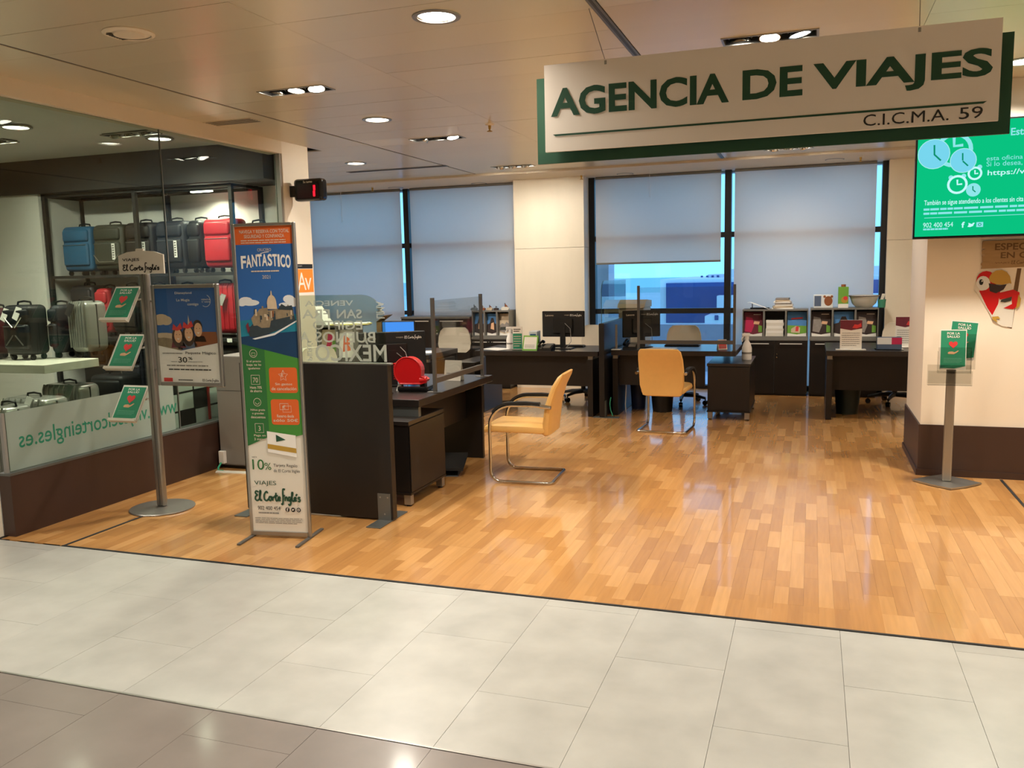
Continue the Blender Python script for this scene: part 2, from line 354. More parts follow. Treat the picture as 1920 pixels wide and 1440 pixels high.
# ---- stone-look corridor tiles
cor = struct('floor_corridor', box(-9, XR, -7, YE, -.06, -.0102), 'sub_dark')
TW = .457; tl = {}
k0 = int((-9+.304)/TW)
for k in range(-13, 9):
    x0 = -.304+k*TW
    if x0 < -8.6 or x0+TW > XR+.3: continue
    off = 2.515 if k % 2 else 2.975
    def put(ya, yb, m):
        if yb-ya < .03: return
        key = (round(yb-ya, 3), m)
        if key not in tl:
            me = MB().box(0, TW-.0015, 0, yb-ya-.0015, -.01, 0).mesh('tile'); me.materials.append(M[m]); tl[key] = me
        o = bpy.data.objects.new('tile', tl[key]); COL.objects.link(o); o.parent = cor; o.location = (x0, ya, rp_.uniform(-.0002, .0002))
    ys = [off+TW*2*j for j in range(-4, 4)]
    cuts = sorted([YG+.006, YE-.012]+[y for y in ys if YG+.03 < y < YE-.03])
    for a, b in zip(cuts, cuts[1:]): put(a, b, 'tile_light')
    cuts = sorted([.8, YG-.006]+[y+.3 for y in ys if .83 < y+.3 < YG-.03])
    for a, b in zip(cuts, cuts[1:]): put(a, b, 'tile_grey')
o = obj('tile_bed', box(-9, XR, -7, .8, -.0101, 0), 'tile_grey', cor)
struct('trim_1', box(-4.42, XR, YE-.012, YE+.004, -.02, .004), 'black_matt')
struct('trim_2', box(-9, XR, YG-.005, YG+.005, -.02, .002), 'alu')
struct('trim_3', box(-4.42, -4.40, YE, 4.75, -.02, .003), 'black_matt')
struct('trim_4', box(1.375, 1.395, 6.3, 7.2, -.02, .003), 'black_matt')
# ---- ceiling: long satin metal panels on a hidden grid
ceil = struct('ceiling', box(-9, XR, -7, YW+.3, 3.2, 3.3), 'ceiling_dark')
DOWN = [(-1.846, 4.217), (-3.5, 6.68), (-5.061, 9.085), (1.29, 6.666)]
SPOT = [(-3.47, 5.42), (-3.47, 7.85), (-3.53, 10.28), (-.26, 5.35), (-.28, 7.85), (-.28, 10.28)]
DOWN_X = [(-4.3, 1.75), (-1.85, 1.75), (.6, 1.75), (-3.5, -.7), (-.3, -.7), (2.6, 1.75), (2.4, 4.2), (2.2, 9.1), (-6.6, 1.75), (-4.4, -3.2), (-1.2, -3.2)]
holes = [(x-.088, x+.088, y-.088, y+.088) for x, y in DOWN+DOWN_X] + [(x-.255, x+.255, y-.075, y+.075) for x, y in SPOT]
def panel(x0, x1, y0, y1, z=CZ, tilt=0.0, par=None):
    hs = [h for h in holes if h[0] < x1 and h[1] > x0 and h[2] < y1 and h[3] > y0]; g = .0012
    cx, cy = (x0+x1)/2, (y0+y1)/2; mb = MB()
    X = sorted({x0+g, x1-g} | {min(max(v, x0+g), x1-g) for h in hs for v in h[:2]}); Y = sorted({y0+g, y1-g} | {min(max(v, y0+g), y1-g) for h in hs for v in h[2:]})
    if not hs: mb.box(X[0]-cx, X[1]-cx, Y[0]-cy, Y[1]-cy, 0, .012)
    else:
        for a, b in zip(X, X[1:]):
            for c, d in zip(Y, Y[1:]):
                if any(h[0] <= (a+b)/2 <= h[1] and h[2] <= (c+d)/2 <= h[3] for h in hs): continue
                mb.box(a-cx, b-cx, c-cy, d-cy, 0, .012)
    o = obj('ceiling_panel', mb, 'ceiling_metal', par or ceil); o.location = (cx, cy, z); o.rotation_euler = (0 if hs else tilt, 0, 0); return o
rc = random.Random(5)
for j in range(-6, 17):
    ya = 4.01+.4045*j; yb = ya+.4045
    if yb > 10.82: yb = 10.82
    if yb-ya < .1: continue
    for xa, xb in ((-4.235, -2.655), (-2.655, -1.075), (-1.025, .555), (.555, 2.14), (2.14, XR)): panel(xa, xb, ya, yb, tilt=rc.uniform(-.004, .004))
    if ya > 7.7: panel(-7.6, GX+.01, ya, yb, tilt=rc.uniform(-.003, .003))
    if yb < 4.1: panel(-9, -4.88, ya, yb, tilt=rc.uniform(-.003, .003))
panel(-4.88, -4.262, 4.0, 5.9); panel(-4.88, -4.262, 5.9, 7.9); panel(-4.88, -4.262, 7.9, 10.82); panel(-4.88, -4.262, 1.58, 4.0)
for a, b in ((-7, -4), (-4, -1), (-1, 1.58)):
    for xa, xb in ((-9, -6), (-6, -3), (-3, 0), (0, XR)): panel(xa, xb, a, b)
obj('ceiling_joint', box(-4.264, -4.233, -7, 10.82, CZ+.004, CZ+.03), 'ceiling_dark', ceil)
tr = thing('ceiling_track', 'slim dark metal track let into the ceiling above the hanging sign', 'track', (-1.05, 6, CZ))
obj('rail', MB().box(-.022, .022, -4.4, 4.8, -.004, .03), 'alu_dark', tr)
obj('slot', MB().box(-.007, .007, -4.4, 4.8, -.006, .0), 'black', tr)
# soffit before the windows
sof = struct('trim_5', box(-7.6, XR, 10.86, YW+.1, 2.925, 3.1), 'cream')
struct('trim_6', box(-7.6, XR, 10.82, 10.86, 2.955, 3.1), 'ceiling_dark')
# ---- walls round the place
struct('wall_front', box(-9, XR, -7.1, -7, 0, 3.2), 'cream')
struct('wall_right', box(XR, XR+.1, -7.1, YW+.2, 0, 3.2), 'cream')
struct('wall_left_corridor', box(-9.1, -9, -7.1, 7.3, 0, 3.2), 'cream')
struct('wall_left_office', box(-7.7, -7.6, 7.86, YW+.3, 0, 3.2), 'cream')
wb = struct('wall_back')
obj('pillar', MB().box(-3.99, -2.975, 11.6, 12.1, 0, 1.97), 'stone_cream', wb); obj('pillar_upper_block', MB().box(-3.99, -2.975, 11.6, 12.1, 1.974, 3.1), 'stone_cream', wb)
obj('end_pillar', MB().box(.875, XR, 11.8, 12.1, 0, 1.94), 'stone_cream', wb); obj('end_pillar_upper_block', MB().box(.875, XR, 11.8, 12.1, 1.944, 3.1), 'stone_cream', wb)
obj('lintel', MB().box(-7.6, .9, 11.99, 12.15, 2.9, 3.2), 'cream', wb)
# ---- windows
def window(name, x0, x1, mulls, transoms):
    wn = struct(name)
    obj('window_frame', MB().box(x0, x0+.085, 11.88, 12.0, 0, 2.925), 'window_black', wn); obj('window_frame', MB().box(x1-.07, x1, 11.88, 12.0, 0, 2.925), 'window_black', wn)
    for m_ in mulls: obj('mullion', MB().box(m_-.042, m_+.042, 11.87, 12.0, 0, 2.925), 'window_black', wn)
    ed = [x0]+mulls+[x1]
    for a, b in zip(ed, ed[1:]):
        obj('pane', MB().box(a+.04, b-.04, 11.945, 11.955, 0.02, 2.92), 'glass_window', wn)
        for z0, z1 in transoms: obj('transom', MB().box(a+.04, b-.04, 11.9, 11.99, z0, z1), 'window_black', wn)
    obj('sill', MB().box(x0, x1, 11.88, 12.0, 0, .05), 'window_black', wn)
    return wn
window('window_1', -7.6, -4.0, [-5.80], [(2.05, 2.12), (1.04, 1.1)])
window('window_2', -2.975, .875, [-1.075], [(2.05, 2.12), (1.035, 1.105)])
bl = 0
for x0, x1, z0, lab in ((-7.5, -5.86, .08, 'grey roller blind fully down between white column and dark mullion'), (-5.70, -4.02, .08, 'grey roller blind fully down beside the cream stone pillar'),
                        (-2.86, -1.16, 1.75, 'grey roller blind half lowered, sea showing beneath it'), (-.985, .735, .08, 'grey roller blind lowered behind the brochure cabinets')):
    t = thing('roller_blind', lab, 'blind', ((x0+x1)/2, 11.82, 2.925), group='roller blinds on the windows'); hw = (x1-x0)/2
    n = 8; mb = MB()
    for i in range(n+1):
        for z in (0, z0-2.925): mb.v.append((-hw+2*hw*i/n, .002*math.sin(i*1.7), z))
    for i in range(n): mb.f.append((2*i, 2*i+2, 2*i+3, 2*i+1))
    obj('cloth', mb, 'blind_cloth', t); obj('bottom_bar', MB().box(-hw, hw, -.012, .012, z0-2.95, z0-2.925), 'grey_plastic', t)
    obj('roller', MB().tube([(-hw, 0, -.02), (hw, 0, -.02)], .018, 10), 'grey_plastic', t)
# ---- glazed partition to the luggage shop
wl = struct('wall_left')
obj('kick_panel', MB().box(GX-.1, GX, 4.045, 6.16, 0, .405), 'brown_panel', wl); obj('kick_rail', MB().box(GX-.105, GX+.004, 4.04, 6.17, .405, .42), 'alu_dark', wl)
obj('kick_panel', MB().box(GX-.1, GX, 6.16, 7.3, 0, .405), 'brown_panel', wl); obj('kick_rail', MB().box(GX-.105, GX+.004, 6.17, 7.3, .405, .42), 'alu_dark', wl)
obj('header_beam', MB().box(GX-.14, GX+.012, 1.2, 7.3, 2.832, CZ+.04), 'cream', wl)
obj('column', MB().box(GX-.075, GX+.012, 7.3, 7.755, 0, CZ+.2), 'cream_white', wl)
obj('column_reveal', MB().box(GX-.06, GX-.0, 7.27, 7.3, .42, 2.832), 'grey_cab', wl)
obj('corner_post', MB().box(GX-.13, GX-.1, 3.99, 4.04, 0, .42), 'cream_white', wl)
w3 = struct('window_3')
for a, b in ((4.06, 5.697), (5.703, 7.27)): obj('pane', MB().box(GX-.055, GX-.043, a, b, .42, 2.832), 'glass_green', w3)
film = obj('frosted_film', MB().box(GX-.041, GX-.0405, 4.085, 5.64, .425, .813), 'frost', w3)
mb = MB(); vs, fs, a, b, c, d = text_mesh('www.viajeselcorteingles.es', .006)
(ya, za), (yb, zb) = onX(36, 835, GX-.04), onX(332, 776, GX-.04)
hz = .115
mb.add([(GX-.0395, yb-(v[0]-a)/(b-a)*(yb-ya), .567+(v[1]-0)*hz/(.72)) for v in vs], fs); obj('lettering', mb, MATS.get('print_teal') or mat('print_teal', '#1f7d62', .6), w3)
obj('glass_joint', MB().box(GX-.056, GX-.042, 5.697, 5.703, .42, 2.832), 'grey_plastic', w3)
obj('frame_edge', MB().box(GX-.06, GX-.035, 4.055, 4.075, .42, .813), 'grey_cab', w3)
# ---- block with the television on it
wr = struct('wall_right_block')
BX, BY = .82, 7.245
obj('wall_face', MB().box(BX, XR, BY, 8.3, 0, 3.2), 'cream_white', wr)
obj('dado', MB().box(BX-.012, XR, BY-.012, 8.312, .05, .40), 'brown_panel', wr)
obj('baseboard', MB().box(BX-.022, XR, BY-.022, 8.322, 0, .05), 'brown_panel', wr)
# ---- luggage shop shell
struct('floor_shop', box(-10.6, GX-.1, 4.0, 7.86, -.06, 0), 'shop_floor')
struct('ceiling_shop', box(-10.6, GX-.14, 4.0, 7.9, CZ, CZ+.1), 'shop_white')
ws = struct('wall_back_shop', box(-10.6, GX-.075, 7.82, 7.86, 0, 3.0), 'shop_white')
struct('wall_side_shop', box(-10.7, -10.6, 4.0, 7.9, 0, 3.0), 'shop_white')
struct('wall_white_shop', box(-10.6, -7.95, 7.26, 7.30, 0, 2.6), 'shop_white')
struct('trim_7', box(-10.6, GX-.14, 7.2, 7.82, 2.6, CZ), 'shop_black')
w4 = struct('window_4')
obj('pane', MB().box(-9.0, GX-.16, 4.03, 4.042, .12, CZ), 'glass_green', w4); obj('window_frame', MB().box(-9.0, GX-.14, 4.0, 4.06, 0, .12), 'cream_white', w4)
# ---- outside: terrace, neighbouring roofs, the sea
struct('terrace', box(-12, 6, 12.0, 14.2, -.2, -.02), 'plaster'); 
pw = struct('wall_parapet', box(-12, 6, 14.1, 14.3, -.2, onY(1280, 608, 14.1)[1]), 'plaster')
x0, x1 = onY(1104, 500, 12.7)[0], onY(1141, 500, 12.7)[0]
struct('wall_outside_column', box(x0-.1, x1, 12.7, 13.1, -.2, 3.4), 'plaster')
struct('sea', box(-1600, 1600, 300, 1900, -16.2, -16), 'sea_water')
struct('ground', box(-400, 400, 15, 300, -16.4, -16.1), 'promenade')
Yb = 34.0; q = lambda px, py, Y=Yb: onY(px, py, Y)
tb = thing('neighbour_building', 'white building with a large dark blue facade outside the window', 'building', (q(1300, 600)[0], Yb, -16))
xa, zt = q(1238, 524); xb = q(1400, 524)[0]
obj('wall', MB().box(xa, xb+9, Yb, Yb+10, -16, zt), 'plaster', tb, True)
obj('facade', MB().box(q(1250, 500)[0], xb+6, Yb-.15, Yb, q(1300, 605)[1], zt-.15), 'facade_blue', tb, True)
obj('wing', MB().box(q(1350, 560)[0], xb+6, Yb-1.2, Yb, -16, q(1350, 553)[1]), 'plaster', tb, True)
obj('wing', MB().box(q(1334, 587)[0], xb+6, Yb-2.2, Yb, -16, q(1334, 587)[1]), 'plaster', tb, True)
xw, zw = q(1340, 591, Yb-2.2); xw2, zw2 = q(1347, 600, Yb-2.2)
obj('window', MB().box(xw, xw2, Yb-2.24, Yb-2.18, zw2, zw), 'facade_blue', tb, True)
obj('roof_room', MB().box(q(1310, 515)[0], xb+5, Yb+3, Yb+6, zt, q(1310, 515, Yb+3)[1]), 'plaster', tb, True)
obj('roof_room', MB().box(q(1351, 505)[0], xb+5, Yb+2, Yb+6, zt, q(1351, 505, Yb+2)[1]), 'plaster', tb, True)
for i in range(4):
    a = q(1314+i*10, 518, Yb+2.98)[0]; obj('window', MB().box(a, a+.09, Yb+2.95, Yb+3.01, zt+.02, q(1310, 517, Yb+3)[1]), 'facade_blue', tb, True)
t2 = thing('low_roofed_hall', 'flat pale turquoise roof of a low hall near the seafront', 'building', (q(1215, 560, 60)[0], 60, -16))
za = q(1215, 580, 52)[1]; obj('hall_wall', MB().box(-60, q(1245, 560, 52)[0], 52, 90, -16, za-.3), 'plaster', t2, True); obj('roof', MB().box(-60.2, q(1246, 560, 52)[0], 51.8, 90.2, za-.3, za), 'roof_pale', t2, True)
# ================================================================== ceiling lamps and fittings
def light(name, kind, parent, loc, power, size=.2, rot=(0, 0, 0), angle=1.9, blend=.9):
    l = bpy.data.lights.new(name, kind); l.energy = power; l.color = LAMP_WARM
    if kind == 'AREA': l.shape = 'DISK'; l.size = size; l.spread = 2.5
    if kind == 'SPOT': l.spot_size = angle; l.spot_blend = blend; l.shadow_soft_size = size
    o = bpy.data.objects.new(name, l); COL.objects.link(o); o.parent = parent; o.location = loc; o.rotation_euler = rot; return o
def downlight(x, y, lab, power, z=CZ):
    t = thing('round_downlight', lab, 'lamp', (x, y, z), group='round ceiling downlights')
    obj('flange', MB().lathe([(.098, .012), (.098, -.006), (.104, -.009), (.124, -.006), (.126, .0)], 32), 'alu', t)
    obj('diffuser', MB().lathe([(.001, .004), (.06, .003), (.097, .006), (.097, .012), (.001, .012)], 28), 'lamp_glow', t)
    light('lamp_light', 'AREA', t, (0, 0, -.012), power, .19)
    return t
near_d = ['round ceiling downlight nearest the hanging sign, in a pale panel', 'round ceiling downlight between two rows of recessed spot boxes', 'round ceiling downlight over the desks beside the white column', 'round ceiling downlight beside the wall television']
for (x, y), lb in zip(DOWN, near_d): downlight(x, y, lb, DOWN_W)
for x, y in DOWN_X: downlight(x, y, 'round ceiling downlight over the corridor and aisles', DOWN_W*((.72 if x < -4 else .40) if y < 3 else .8))
for x, y, lb in ((-6.3, 5.6, 'round ceiling downlight over the luggage table'), (-7.6, 5.0, 'round ceiling downlight further inside the luggage shop'), (-5.7, 6.6, 'round ceiling downlight close to the suitcase shelf')):
    downlight(x, y, lb, DOWN_W*.6, CZ-.012)
# (sideways, depth) aim of the three heads in each box
AIM = [[(.5, .15), (.0, -.2), (-.3, -.3)], [(.95, -.1), (.2, .2), (-.35, -.2)], [(.45, .8), (.0, .85), (-.1, .8)], [(.0, .35), (.0, -.3), (-.3, .0)], [(.2, .35), (.0, -.2), (-.75, .0)], [(.35, .8), (.0, .55), (-.4, .75)], [(.3, .7), (.0, .8), (-.3, .7)], [(.3, .75), (.0, .6), (-.2, .75)]]
def spot_box(x, y, lab, seed, z=CZ):
    r = random.Random(seed); t = thing('recessed_spot_box', lab, 'lamp', (x, y, z), group='recessed ceiling spot boxes')
    f = MB()
    for a in ((-.268, .268, -.088, -.076), (-.268, .268, .076, .088), (-.268, -.256, -.076, .076), (.256, .268, -.076, .076)): f.box(*a, -.005, .004)
    obj('frame', f, 'alu', t)
    b = MB()
    for a in ((-.256, .256, -.076, -.072, 0, .12), (-.256, .256, .072, .076, 0, .12), (-.256, -.25, -.072, .072, 0, .12), (.25, .256, -.072, .072, 0, .12), (-.256, .256, -.076, .076, .12, .125)): b.box(*a)
    obj('housing', b, 'black_matt', t)
    for i, cx in enumerate((-.165, 0, .165)):
        tx, ty = AIM[seed][i]
        c = obj('spot_head', MB().lathe([(.03, .07), (.058, .03), (.062, 0), (.056, 0), (.05, .02)], 20), 'chrome', t, loc=(cx, .005, -.004), rot=(max(-.6, min(.5, ty*.7)), max(-.5, min(.5, tx*.6)), 0))
        obj('bulb', MB().lathe([(.001, .002), (.054, .003), (.054, .012), (.001, .012)], 18), 'lamp_glow', c)
        obj('gimbal', MB().ring(0, 0, .07, .006, 0, 20), 'alu_dark', t, loc=(cx, 0, .015), rot=(PI/2, 0, 0))
        light('spot_light', 'SPOT', t, (cx, 0, -.012), SPOT_W, .05, (ty, tx, 0), 1.7, .9)
for i, ((x, y), lb) in enumerate(zip(SPOT, ['recessed spot box over the red ticket dispenser desk', 'recessed spot box midway above the office aisle', 'recessed spot box close before the cream stone pillar', 'recessed spot box peeping out above the hanging sign', 'recessed spot box hidden behind the hanging sign', 'recessed spot box before the windows, just under the hanging sign'])): spot_box(x, y, lb, i)
spot_box(-7.2, 6.1, 'spot box on the luggage shop ceiling over the blue suitcase', 6, CZ-.012); spot_box(-5.75, 6.3, 'spot box on the luggage shop ceiling over the red suitcase', 7, CZ-.012)
for (x, y), z, lb in (((-2.729, 7.33), CZ, 'brass fire sprinkler hanging from the metal ceiling panels'), ((-6.065, 11.345), 2.925, 'fire sprinkler in the soffit above the dark mullion'), ((.515, 11.262), 2.925, 'fire sprinkler in the soffit by the end pillar'), ((-2.95, 11.4), 2.925, 'fire sprinkler in the soffit above the stone pillar corner')):
    t = thing('fire_sprinkler', lb, 'sprinkler', (x, y, z), group='ceiling fire sprinklers')
    obj('rose', MB().lathe([(.001, -.012), (.03, -.01), (.045, 0)], 16), 'cream_white', t); obj('nozzle', MB().lathe([(.014, -.01), (.012, -.035), (.006, -.05)], 10), 'gold', t)
    obj('deflector', MB().lathe([(.001, -.066), (.024, -.064), (.024, -.06), (.006, -.05)], 12), 'gold', t)
t = thing('ceiling_speaker', 'round white ceiling vent flush with the metal panels', 'ceiling vent', (-3.46, 3.83, CZ))
obj('ring', MB().lathe([(.13, .002), (.132, -.006), (.115, -.012), (.11, -.008)], 32), 'cream', t)
obj('cone', MB().lathe([(.001, -.016), (.075, -.014), (.08, -.006), (.11, -.004)], 32), 'cream', t)
f = MB()
for i in range(7): f.box(-.095+.0*i, -.06, -.06+.018*i, -.05+.018*i, -.013, -.008)
obj('louvre', f, 'ceiling_dark', t)
t = thing('air_vent', 'slotted air vent in the ceiling strip beside the glazed partition', 'ceiling vent', (-4.62, 6.24, CZ))
obj('plate', MB().box(-.24, .24, -.09, .09, -.004, .002), 'ceiling_metal', t)
for i in range(5): obj('slot', MB().box(-.22, .22, -.075+.034*i, -.06+.034*i, -.0055, -.003), 'ceiling_dark', t)
t = thing('long_air_grille', 'long dark slot grille in the ceiling near the windows', 'ceiling vent', (-4.9, 9.82, CZ))
obj('plate', MB().box(-.68, .68, -.06, .06, -.004, .002), 'alu_dark', t)
for i in range(3): obj('slot', MB().box(-.66, .66, -.045+.03*i, -.03+.03*i, -.0055, -.003), 'ceiling_dark', t)
for i, (px, py) in enumerate(((742, 352), (898, 344), (1172, 326), (1565, 299))):
    x, y = onZ(px, py, 2.925); t = thing('soffit_disc', ['flat round cover in the soffit beside the dark mullion', 'flat round cover in the soffit short of the stone pillar', 'flat round cover in the soffit over the half lowered blind', 'flat round cover in the soffit over the brochure cabinets'][i], 'ceiling cover', (x, y, 2.925), group='round soffit covers')
    obj('rim', MB().lathe([(.1, -.004), (.112, -.003), (.114, .0)], 24), 'alu_dark', t); obj('plate', MB().lathe([(.001, -.004), (.1, -.004)], 24), 'cream', t)
# ================================================================== hanging sign
sg = thing('hanging_sign', 'long hanging shop sign with green capitals on a pale board', 'sign', (-.28, 4.3, 2.19))
X0, X1, Z0, Z1 = -1.30, .745, 2.246, 2.673
obj('front_board', MB().box(X0, X1, 4.3, 4.318, Z0, Z1), 'sign_white', sg, True)
obj('back_board', MB().box(-1.352, .797, 4.335, 4.353, 2.193, 2.618), 'sign_green', sg, True)
H = Z1-Z0; W_ = X1-X0
for x in (-1.0, .45): obj('spacer', MB().box(x, x+.03, 4.318, 4.335, 2.35, 2.5), 'alu_dark', sg, True)
def sign_text(s, fx0, fx1, f0, f1, m, bold):
    obj('lettering', text_mb(s, X0+fx0*W_, X0+fx1*W_, Z1-f1*H, Z1-f0*H, 4.2985, bold), m, sg, True)
sign_text('AGENCIA', .016, .445, .275, .60, 'sign_green', .03); sign_text('DE', .475, .606, .275, .59, 'sign_green', .03); sign_text('VIAJES', .628, .985, .275, .635, 'sign_green', .03)
sign_text('C.I.C.M.A.', .735, .905, .845, .962, 'text_dark', .0); sign_text('59', .925, .97, .845, .962, 'text_dark', .0)
obj('underline', MB().flat([(X0+.02*W_, Z1-.80*H), (X0+.977*W_, Z1-.80*H), (X0+.97*W_, Z1-.822*H), (X0+.027*W_, Z1-.822*H)], 4.2985), 'sign_green', sg, True)
for (x, z, xc, yc) in ((onY(1136, 116, 4.31)[0], 2.668, -1.09, 4.40), (onY(1724, 57, 4.31)[0], 2.668, .43, 4.42)):
    obj('cable', MB().tube([(x, 4.309, z-.01), (xc, yc, CZ)], .0018, 5), 'wire_grey', sg, True)
    obj('cable_clip', MB().rbox(x-.006, x+.006, 4.298, 4.32, z-.02, z, r=.002), 'alu', sg, True)
# ================================================================== wall television
TY = 7.06
tv = thing('wall_television', 'large wall television showing a bright green notice with clocks', 'television', (1.4, 7.24, 1.8))
a, zb = onY(1711, 449, TY); _, zt = onY(1720, 256, TY); zt = zb+.835; wd = 1.46
obj('casing', MB().rbox(a, a+wd, TY, TY+.055, zb, zt, r=.006), 'black_gloss', tv, True)
obj('screen', MB().box(a+.012, a+wd-.012, TY-.002, TY+.004, zb+.018, zt-.012), 'screen_green', tv, True)
obj('bracket', MB().box(a+.5, a+.9, TY+.055, BY, zb+.25, zb+.55), 'black', tv, True)
P = lambda px, py: onY(px, py, TY-.003)
def pr(px, py, pr_): x, z = P(px, py); return x, z, pr_*TY*.9/F_PX
def tvdisc(px, py, r, m, y=TY-.003): x, z, rr = pr(px, py, r); obj('clock_face', MB().disc(x, z, rr, y), m, tv, True)
def tvring(px, py, r, wpx, m, y=TY-.0035): x, z, rr = pr(px, py, r); obj('clock_ring', MB().ring(x, z, rr, wpx*TY*.9/F_PX, y), m, tv, True)
def tvhand(pts, wpx, m, y=TY-.005): obj('clock_hand', MB().stroke([P(*p) for p in pts], wpx*TY*.9/F_PX, y, 0), m, tv, True)
tvring(1789, 281, 31, 7, 'screen_pale'); tvdisc(1751, 289, 27, 'screen_sky', TY-.004); tvring(1751, 289, 27, 1.2, 'screen_ice', TY-.0042); tvdisc(1806, 301, 22, 'screen_sky', TY-.0045); tvring(1806, 301, 22, 1.2, 'screen_ice', TY-.0047)
tvring(1795, 346, 17, 4, 'screen_white'); tvring(1828, 325, 12, 3.5, 'screen_white'); tvdisc(1825, 356, 12, 'screen_pale')
tvhand([(1752, 272), (1752, 290), (1764, 301)], 3, 'screen_teal'); tvhand([(1789, 258), (1789, 274), (1806, 272)], 5, 'screen_pale'); tvhand([(1805, 302), (1815, 311)], 2.5, 'screen_teal'); tvhand([(1805, 301), (1805, 287)], 2.5, 'screen_teal')
tvhand([(1795, 337), (1795, 346), (1804, 345)], 3, 'screen_white'); tvhand([(1828, 319), (1828, 326), (1834, 325)], 2.5, 'screen_white'); tvhand([(1824, 349), (1824, 356), (1829, 360)], 2, 'screen_teal')
for p in ((1783, 333), (1807, 330), (1822, 315), (1837, 313)): tvdisc(p[0], p[1], 4, 'screen_pale')
def tvtext(s, px0, px1, py0, py1, m='screen_white', bold=.0):
    x0, z1 = P(px0, py0); x1, _ = P(px1, py0); _, z0 = P(px0, py1)
    obj('lettering', text_mb(s, x0, x1, z0, z1, TY-.003, bold), m, tv, True)
XE = 2050
tvtext('Estamos renovando', 1896, 2060, 240, 254, 'screen_pale', .02)
tvtext('esta oficina de Viajes', 1850, 1978, 293, 304, 'screen_pale'); tvtext('Si lo desea, puede', 1850, 1960, 303, 315, 'screen_pale'); tvtext('https://www.viajes', 1852, 2012, 319, 332, 'screen_white', .01)
tvtext('También se sigue atendiendo a los clientes sin cita previa', 1733, 1945, 376, 388, 'screen_white', .01)
x0, z1 = P(1732, 388); x1, z0 = P(1945, 403); obj('fine_lettering', lines_mb(x0, x1, z1-.065, z1-.005, 2, TY-.003, 4, .5), 'screen_pale', tv, True)
x0, z0 = P(1733, 409); x1, _ = P(2040, 409); obj('rule', MB().flat(rect(x0, x1, z0-.002, z0+.002), TY-.003), 'screen_pale', tv, True)
tvtext('902 400 454', 1731, 1787, 418, 427, 'screen_white'); x0, z1 = P(1731, 427); x1, z0 = P(1786, 432); obj('fine_lettering', lines_mb(x0, x1, z1-.022, z1-.004, 1, TY-.003, 5, .7), 'screen_pale', tv, True)
tvtext('f', 1803, 1809, 416, 427, 'screen_white', .03)
def bird(cx, cz, s): return [(cx-s, cz-.5*s), (cx-.3*s, cz-.6*s), (cx+.5*s, cz-.3*s), (cx+.8*s, cz+.4*s), (cx+s, cz+.6*s), (cx+.5*s, cz+.7*s), (cx+.2*s, cz+.3*s), (cx-.8*s, cz+.7*s), (cx-.7*s, cz+.1*s)]
x, z, r = pr(1821, 422, 6); obj('bird_icon', MB().flat(bird(x, z, r), TY-.003), 'screen_white', tv, True)
x, z, r = pr(1837, 421, 5.5); obj('camera_icon', MB().flat(rect(x-r, x+r, z-r*.8, z+r*.8), TY-.003), 'screen_pale', tv, True); obj('camera_lens', MB().ring(x, z, r*.5, r*.2, TY-.0035), 'screen_teal', tv, True)
# ================================================================== plank sign with a macaw, on the block wall
WYS = BY-.014
ps = thing('plank_wall_sign', 'printed wooden plank sign with dark stencil capitals under the television', 'sign', (1.5, BY, 1.6))
x0, z1 = onY(1842, 452, WYS); z0 = z1-.205; xe = x0+.66
jag = [(x0+.004, z1), (xe, z1+.004), (xe, z0+.02), (x0+.002, z0), (x0+.006, z0+.02), (x0-.002, z0+.035), (x0+.008, z0+.05), (x0+.004, z0+.1), (x0+.03, z0+.102), (x0+.004, z0+.106), (x0, z0+.14), (x0+.022, z0+.147), (x0+.002, z0+.15)]
obj('plank_print', MB().prism([(p[0], p[1]) for p in reversed(jag)], WYS, BY, 'y'), 'wood_sign', ps, True)
for (s, u0, v0, v1, u1) in (('ESPECIALISTAS', .085, .135, .185, .60), ('EN CARIBE', .125, .075, .12, .5)): obj('lettering', text_mb(s, x0+u0, x0+u1, z0+v0, z0+v1, WYS-.001, .02), 'wood_dark', ps, True)
obj('lettering', text_mb('VIAJES', x0+.09, x0+.185, z0+.034, z0+.048, WYS-.001, .0), 'wood_dark', ps, True); obj('script_lettering', script_logo(x0+.195, x0+.38, z0+.022, z0+.062, WYS-.001, .14), 'wood_dark', ps, True)
pol = [onY(px, py, WYS) for px, py in ((1908, 503), (1916, 503), (1898, 616), (1889, 614))]; obj('pole_print', MB().flat(list(reversed(pol)), WYS+.0125), 'wood_dark', ps, True)
mc = thing('macaw_wall_sticker', 'sticker of a red macaw with yellow beak on the cream wall', 'sticker', (1.3, BY, 1.15))
def stick(name, pts, m, k): obj(name, MB().flat([onY(px, py, WYS) for px, py in pts], WYS+.010-.001*k), m, mc, True)
EL = lambda cx, cy, rx, ry, n=16, a=0: [(cx+rx*math.cos(2*PI*i/n)*math.cos(a)-ry*math.sin(2*PI*i/n)*math.sin(a), cy+rx*math.cos(2*PI*i/n)*math.sin(a)+ry*math.sin(2*PI*i/n)*math.cos(a)) for i in range(n)]
stick('backing', [(1827, 545), (1833, 512), (1860, 505), (1890, 508), (1897, 535), (1905, 560), (1898, 614), (1880, 612), (1862, 602), (1857, 590), (1835, 552)], 'off_white', 0)
stick('body', [(1836, 545), (1876, 545), (1872, 570), (1861, 591), (1852, 578)], 'red', 1)
stick('wing', [(1870, 550), (1900, 543), (1912, 548), (1913, 570), (1900, 580), (1882, 578), (1898, 570), (1897, 557), (1875, 562)], 'red', 2)
stick('wing_tip', [(1878, 562), (1898, 556), (1896, 564), (1885, 567), (1876, 566)], 'suit_olive', 3); stick('tail_edge', [(1910, 552), (1915, 560), (1912, 574), (1905, 580), (1908, 565)], 'gold', 3)
stick('head', EL(1850, 527, 19, 19), 'red', 3)
stick('cheek', EL(1844, 531, 13, 13.5), 'cloud', 4)
